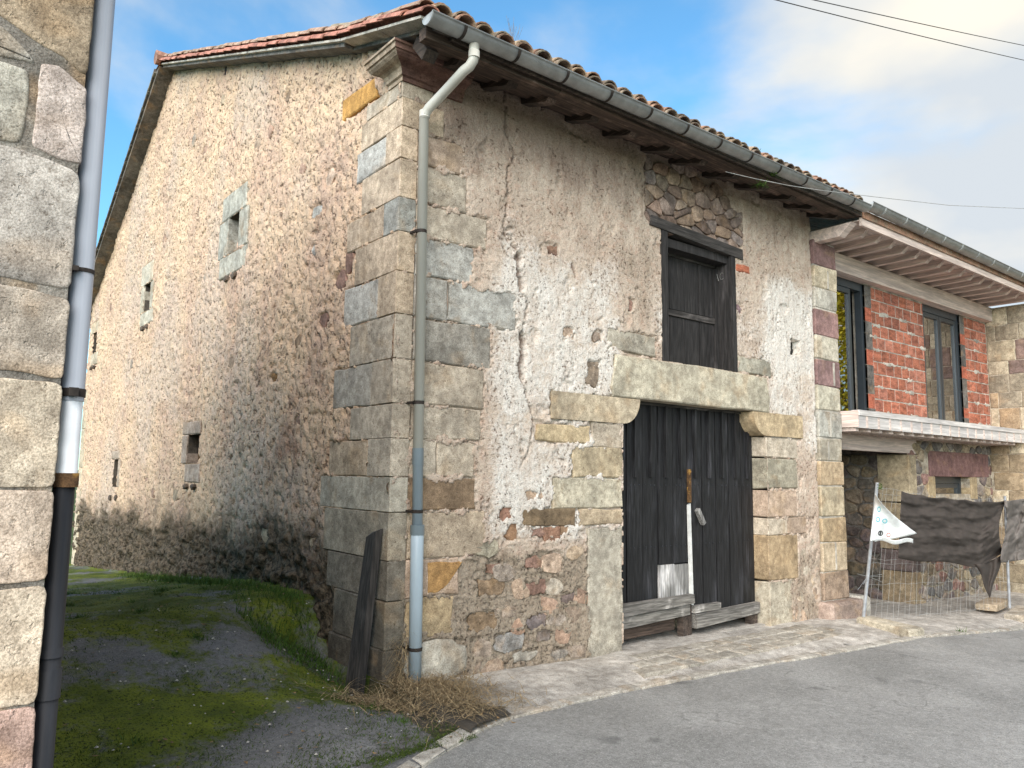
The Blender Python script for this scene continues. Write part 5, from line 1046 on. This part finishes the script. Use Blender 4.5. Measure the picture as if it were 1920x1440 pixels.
# concrete / stone feet
def slabthing(c, sx, sy, sz, rot, label, cat, col, name):
    q = MB(); random.seed(int(c[0]*100)); 
    me = None; n = name; hx, hy = sx/2, sy/2; V = []
    P = [(-hx,-hy),(0,-hy*1.03),(hx,-hy*.95),(hx*1.02,0),(hx,hy),(0,hy),(-hx*.97,hy*.97),(-hx*1.03,0)]
    for z, k in ((0,1.0),(sz*.75,1.0),(sz,.94)):
        for p in P: x, y = p[0]*k, p[1]*k; V.append((c[0]+x*math.cos(rot)-y*math.sin(rot), c[1]+x*math.sin(rot)+y*math.cos(rot), c[2]+z+random.uniform(-.004,.004)))
    f = [(i, (i+1) % 8, 8+(i+1) % 8, 8+i) for i in range(8)]+[(8+i, 8+(i+1) % 8, 16+(i+1) % 8, 16+i) for i in range(8)]+[tuple(range(16,24)), tuple(range(7,-1,-1))]
    o = obj(name, q.add(V, f), M['stone'], None, col); return tag(o, label, cat)
slabthing((6.58,-.86,fz(6.6)-.0), .26, .85, .10, math.radians(-20), 'flat concrete foot block under the near fence post', 'block', (.46,.42,.34), 'concrete_foot')
p = on(2, -.36, 1862, 1136); slabthing((p.x,p.y,-.38), .9, .3, .10, math.radians(8), 'upper stone slab of the pile at the foot of the second fence post', 'slab', (.42,.34,.25), 'stone_slab')
p = on(2, -.42, 1905, 1152); slabthing((p.x,p.y-.1,-.44), 1.1, .34, .09, math.radians(10), 'lower stone slab jutting right beneath the second fence post', 'slab', (.40,.36,.30), 'stone_slab')
# cables
def cable(pts, label, r=.008, mat='cable'):
    o = obj('overhead_cable', MB().tube(pts, r*.8, 6), M[mat]); return tag(o, label, 'cable')
def arc(a, b, sag, n=24): a = Vector(a); b = Vector(b); return [a.lerp(b, i/n)-Vector((0,0,4*sag*(i/n)*(1-i/n))) for i in range(n+1)]
cable(arc(on(1,-1.8,1300,-40), on(1,-1.8,2150,160), .06), 'lower of the two black cables crossing the top right sky', .006)
cable(arc(on(1,-1.8,1330,-45), on(1,-1.8,2150,128), .05), 'upper of the two black cables crossing the top right sky', .006)
cable([on(1,-.6,1360,322), on(1,-.70,1420,336), on(1,-.8,1480,348), on(1,-.9,1540,357), on(1,-.95,1640,369), on(1,-1.,1780,385), on(1,-1.05,1920,391), on(1,-1.1,2200,400)], 'thin grey cable slung under the gutter towards the right', .005, 'cable_grey')
# ------------------------------------------------------------------ plants
def blades(n, fn, mat, name, w=.004):
    rs = random.Random(5); V = []; Fc = []
    for i in range(n):
        b, d, L_, cur = fn(rs); side = Vector((rs.uniform(-1,1), rs.uniform(-1,1), 0)).normalized()*w*rs.uniform(.6,1.3); k = len(V); p = Vector(b); dv = Vector(d).normalized()
        for j in range(4):
            t = j/3; c = p+dv*L_*t+Vector((0,0,-cur*L_*t*t)); V += [(c-side*(1-t*.85))[:], (c+side*(1-t*.85))[:]]
        Fc += [(k,k+1,k+3,k+2),(k+2,k+3,k+5,k+4),(k+4,k+5,k+7,k+6)]
    return obj(name, MB().add(V, Fc), mat)
def dryfn(rs):
    x = rs.gauss(.08, .30); y = -.10-abs(rs.gauss(0, .20)); 
    if rs.random() < .5: x = rs.gauss(.18,.26); y = -.62+rs.gauss(0,.24)
    y = max(y, float(edge(x))+.12); z = alley_z(x, y) if x < -.06 else float(gz(x, y))+.03
    a = rs.uniform(0, 2*math.pi); return (x, y, z+rs.uniform(0,.05)), (math.cos(a), math.sin(a)*.8-.2, rs.uniform(.05, .8)), rs.uniform(.1,.34), rs.uniform(.3,.9)
o = blades(3600, dryfn, M['dry'], 'dry_grass', .0032); o['kind'] = 'stuff'; tag(o, 'matted dry straw-coloured grass around the foot of the downpipe', 'grass')
def stalk(rs):
    return (rs.uniform(.02,.12), -.13+rs.uniform(-.03,.03), rs.uniform(-.05,.3)), (rs.uniform(-1,.2), rs.uniform(-.6,.1), rs.uniform(-.1,1.0)), rs.uniform(.12,.3), rs.uniform(.5,1.2)
o = blades(120, stalk, M['dry'], 'dry_weed', .003); o['kind'] = 'stuff'; tag(o, 'tuft of long dead stalks hanging behind the downpipe foot', 'grass')
def mossfn(rs):
    x = rs.uniform(-2.7, -.05); y = -1.35+rs.random()**1.7*7.5
    return (x, y, alley_z(x, y)+.0), (rs.uniform(-1,1), rs.uniform(-1,1), rs.uniform(.4,1.2)), rs.uniform(.012,.04), rs.uniform(0,.6)
o = blades(30000, mossfn, M['moss_blade'], 'moss', .003); o['kind'] = 'stuff'; tag(o, 'short dark green moss and grass covering the alley floor', 'moss')
def grassfn(rs):
    k = rs.random()
    if k < .55: x = -.12-abs(rs.gauss(0,.14)); y = rs.uniform(1.2, 7.5)
    elif k < .85: x = rs.uniform(-.75,-.05); y = rs.gauss(.95,.3)
    else: x = -.25-abs(rs.gauss(0,.15)); y = rs.gauss(4.6,.3)
    return (x, y, alley_z(x, y)), (rs.uniform(-.6,.6), rs.uniform(-.6,.6), 1), rs.uniform(.04,.15), rs.uniform(0,.5)
o = blades(4200, grassfn, M['green'], 'grass', .004); o['kind'] = 'stuff'; tag(o, 'fringe of taller green grass along the foot of the gable wall', 'grass')
def kerbmoss(rs):
    x = rs.uniform(-.9, .5); return (x, float(edge(x))+.12+abs(rs.gauss(0,.07)), float(gz(x, -1.3))), (rs.uniform(-1,1), rs.uniform(-1,1), .6), rs.uniform(.01,.035), .3
o = blades(2500, kerbmoss, M['moss_blade'], 'kerb_moss', .003); o['kind'] = 'stuff'; tag(o, 'strip of moss behind the pale kerb at the alley mouth', 'moss')
def weed(c, n, L_, label, mat='green', seed=1, w=.006, name='weed'):
    def f(rs): a = rs.uniform(0, 6.28); return (c[0]+rs.gauss(0,.03), c[1]+rs.gauss(0,.03), c[2]), (math.cos(a), math.sin(a), rs.uniform(.2,1.5)), L_*rs.uniform(.5,1), rs.uniform(.2,.7)
    return tag(blades(n, f, M[mat], name, w), label, 'plant')
p = on(2, -.33, 1798, 1186); weed((p.x, p.y, -.34), 60, .17, 'small green weed growing from the kerb before the fence')
p = F(1082,1248); weed((p[0], -.06, p[1]-.02), 60, .12, 'small tuft of dry grass at the wall foot left of the door jamb', 'dry')
p = on(1,-.66,1445,330); weed(p, 70, .16, 'green fern sprouting under the gutter', 'green', name='fern', w=.005); p = on(1,-.6,1425,345); weed((p.x,p.y,p.z-.02), 50, .14, 'green leafy sprig hanging from the eaves board', 'green', name='fern')
p = on(1,-.6,1414,288); weed(p, 60, .1, 'tuft of green moss on the tiles above the gutter', 'green', name='fern')
p = on(1,-.6,962,70)
q = MB(); rs = random.Random(4)
for k in range(16): a = Vector(p)+Vector((0,0,-.12)); b = a+Vector((rs.uniform(-.1,.1), rs.uniform(-.05,.05), rs.uniform(.12,.3))); q.tube([a, a.lerp(b,.5)+Vector((rs.uniform(-.02,.02),0,0)), b], .0012, 3, False)
tag(obj('dead_stalks', q, M['dry']), 'thin dead stalks standing on the roof tiles near the gutter end', 'plant')
# fallen leaves
q = MB(); rs = random.Random(18)
for k in range(260):
    x = rs.uniform(-2.7,.3); y = -1.3+rs.random()**1.5*6; r = rs.uniform(.010,.024); z = alley_z(min(x,-.07), y)+.022; a = rs.uniform(0,6.3); c_, s_ = math.cos(a)*r, math.sin(a)*r; t_ = rs.uniform(-.006,.008)
    q.add([(x-c_,y-s_,z),(x-s_*.5,y+c_*.5,z+t_),(x+c_,y+s_,z+rs.uniform(0,.008)),(x+s_*.5,y-c_*.5,z+t_)], [(0,1,2,3)])
o = obj('fallen_leaves', q, leafy('dead_leaves', (.26,.17,.08), (.14,.09,.05)), kind='stuff'); tag(o, 'scattered small brown fallen leaves on the mossy alley floor', 'leaves')
def tuft(rs):
    k = rs.randrange(26); r2 = random.Random(k); cx, cy = r2.uniform(-2.5,-.3), -.9+r2.random()**1.3*5; x = cx+rs.gauss(0,.035); y = cy+rs.gauss(0,.035)
    return (x, y, alley_z(x, y)), (rs.uniform(-.8,.8), rs.uniform(-.8,.8), 1), rs.uniform(.03,.09), rs.uniform(.1,.6)
o = blades(1500, tuft, M['green'], 'grass_tufts', .003); o['kind'] = 'stuff'; tag(o, 'small grass tufts dotted over the mossy alley floor', 'grass')
# small pebbles at the alley mouth
q = MB(); rs = random.Random(8)
for k in range(160):
    x = rs.uniform(-2.5,.2); y = rs.uniform(-1.4,1.6) ; r = rs.uniform(.004,.014); z = alley_z(min(x,0.), y)+.012; q.add([(x-r,y,z),(x,y-r,z),(x+r,y,z),(x,y+r,z),(x,y,z+r*.8)], [(0,1,4),(1,2,4),(2,3,4),(3,0,4)])
o = obj('pebbles', q, M['concrete'], kind='stuff'); tag(o, 'scattered pale pebbles on the alley floor', 'gravel')
# ------------------------------------------------------------------ autumn tree across the street (seen mirrored in the window)
r = _R@_d(1590-960, 690-720); hit = CAM+r*((WY+.08-CAM[1])/r[1]); out_ = np.array([r[0], -r[1], r[2]]); tt_ = 9/np.hypot(out_[0], out_[1]); tp = hit+out_*tt_
tree = thing('autumn_tree', 'yellow-leaved tree across the street, mirrored in the balcony window', 'tree', (float(tp[0]), float(tp[1]), -.4))
tx, ty = float(tp[0]), float(tp[1]); q = MB(); q.tube([(tx,ty,-.5),(tx+.1,ty,1.5),(tx,ty+.1,3.4)], [.16,.12,.06], 10); rs = random.Random(3)
for k in range(7): a = k*.9; q.tube([(tx,ty,1.6+.25*k),(tx+.8*math.cos(a),ty+.8*math.sin(a),2.6+.35*k)], [.05,.015], 6)
obj('trunk', q, M['bark'], tree)
V = []; Fc = []
for k in range(9000):
    a = rs.uniform(0,6.28); zz = rs.uniform(1.3, 6.6); rr = 1.3*math.sqrt(max(0, 1-((zz-3.6)/3.1)**2))*rs.random()**.4; c = Vector((tx+rr*math.cos(a), ty+rr*math.sin(a), zz)); u = Vector((rs.uniform(-1,1),rs.uniform(-1,1),rs.uniform(-1,1))).normalized()*.06; w = u.orthogonal().normalized()*.045
    i = len(V); V += [(c-u)[:], (c+w)[:], (c+u)[:], (c-w)[:]]; Fc.append((i,i+1,i+2,i+3))
obj('crown', MB().add(V, Fc), M['yellow'], tree)
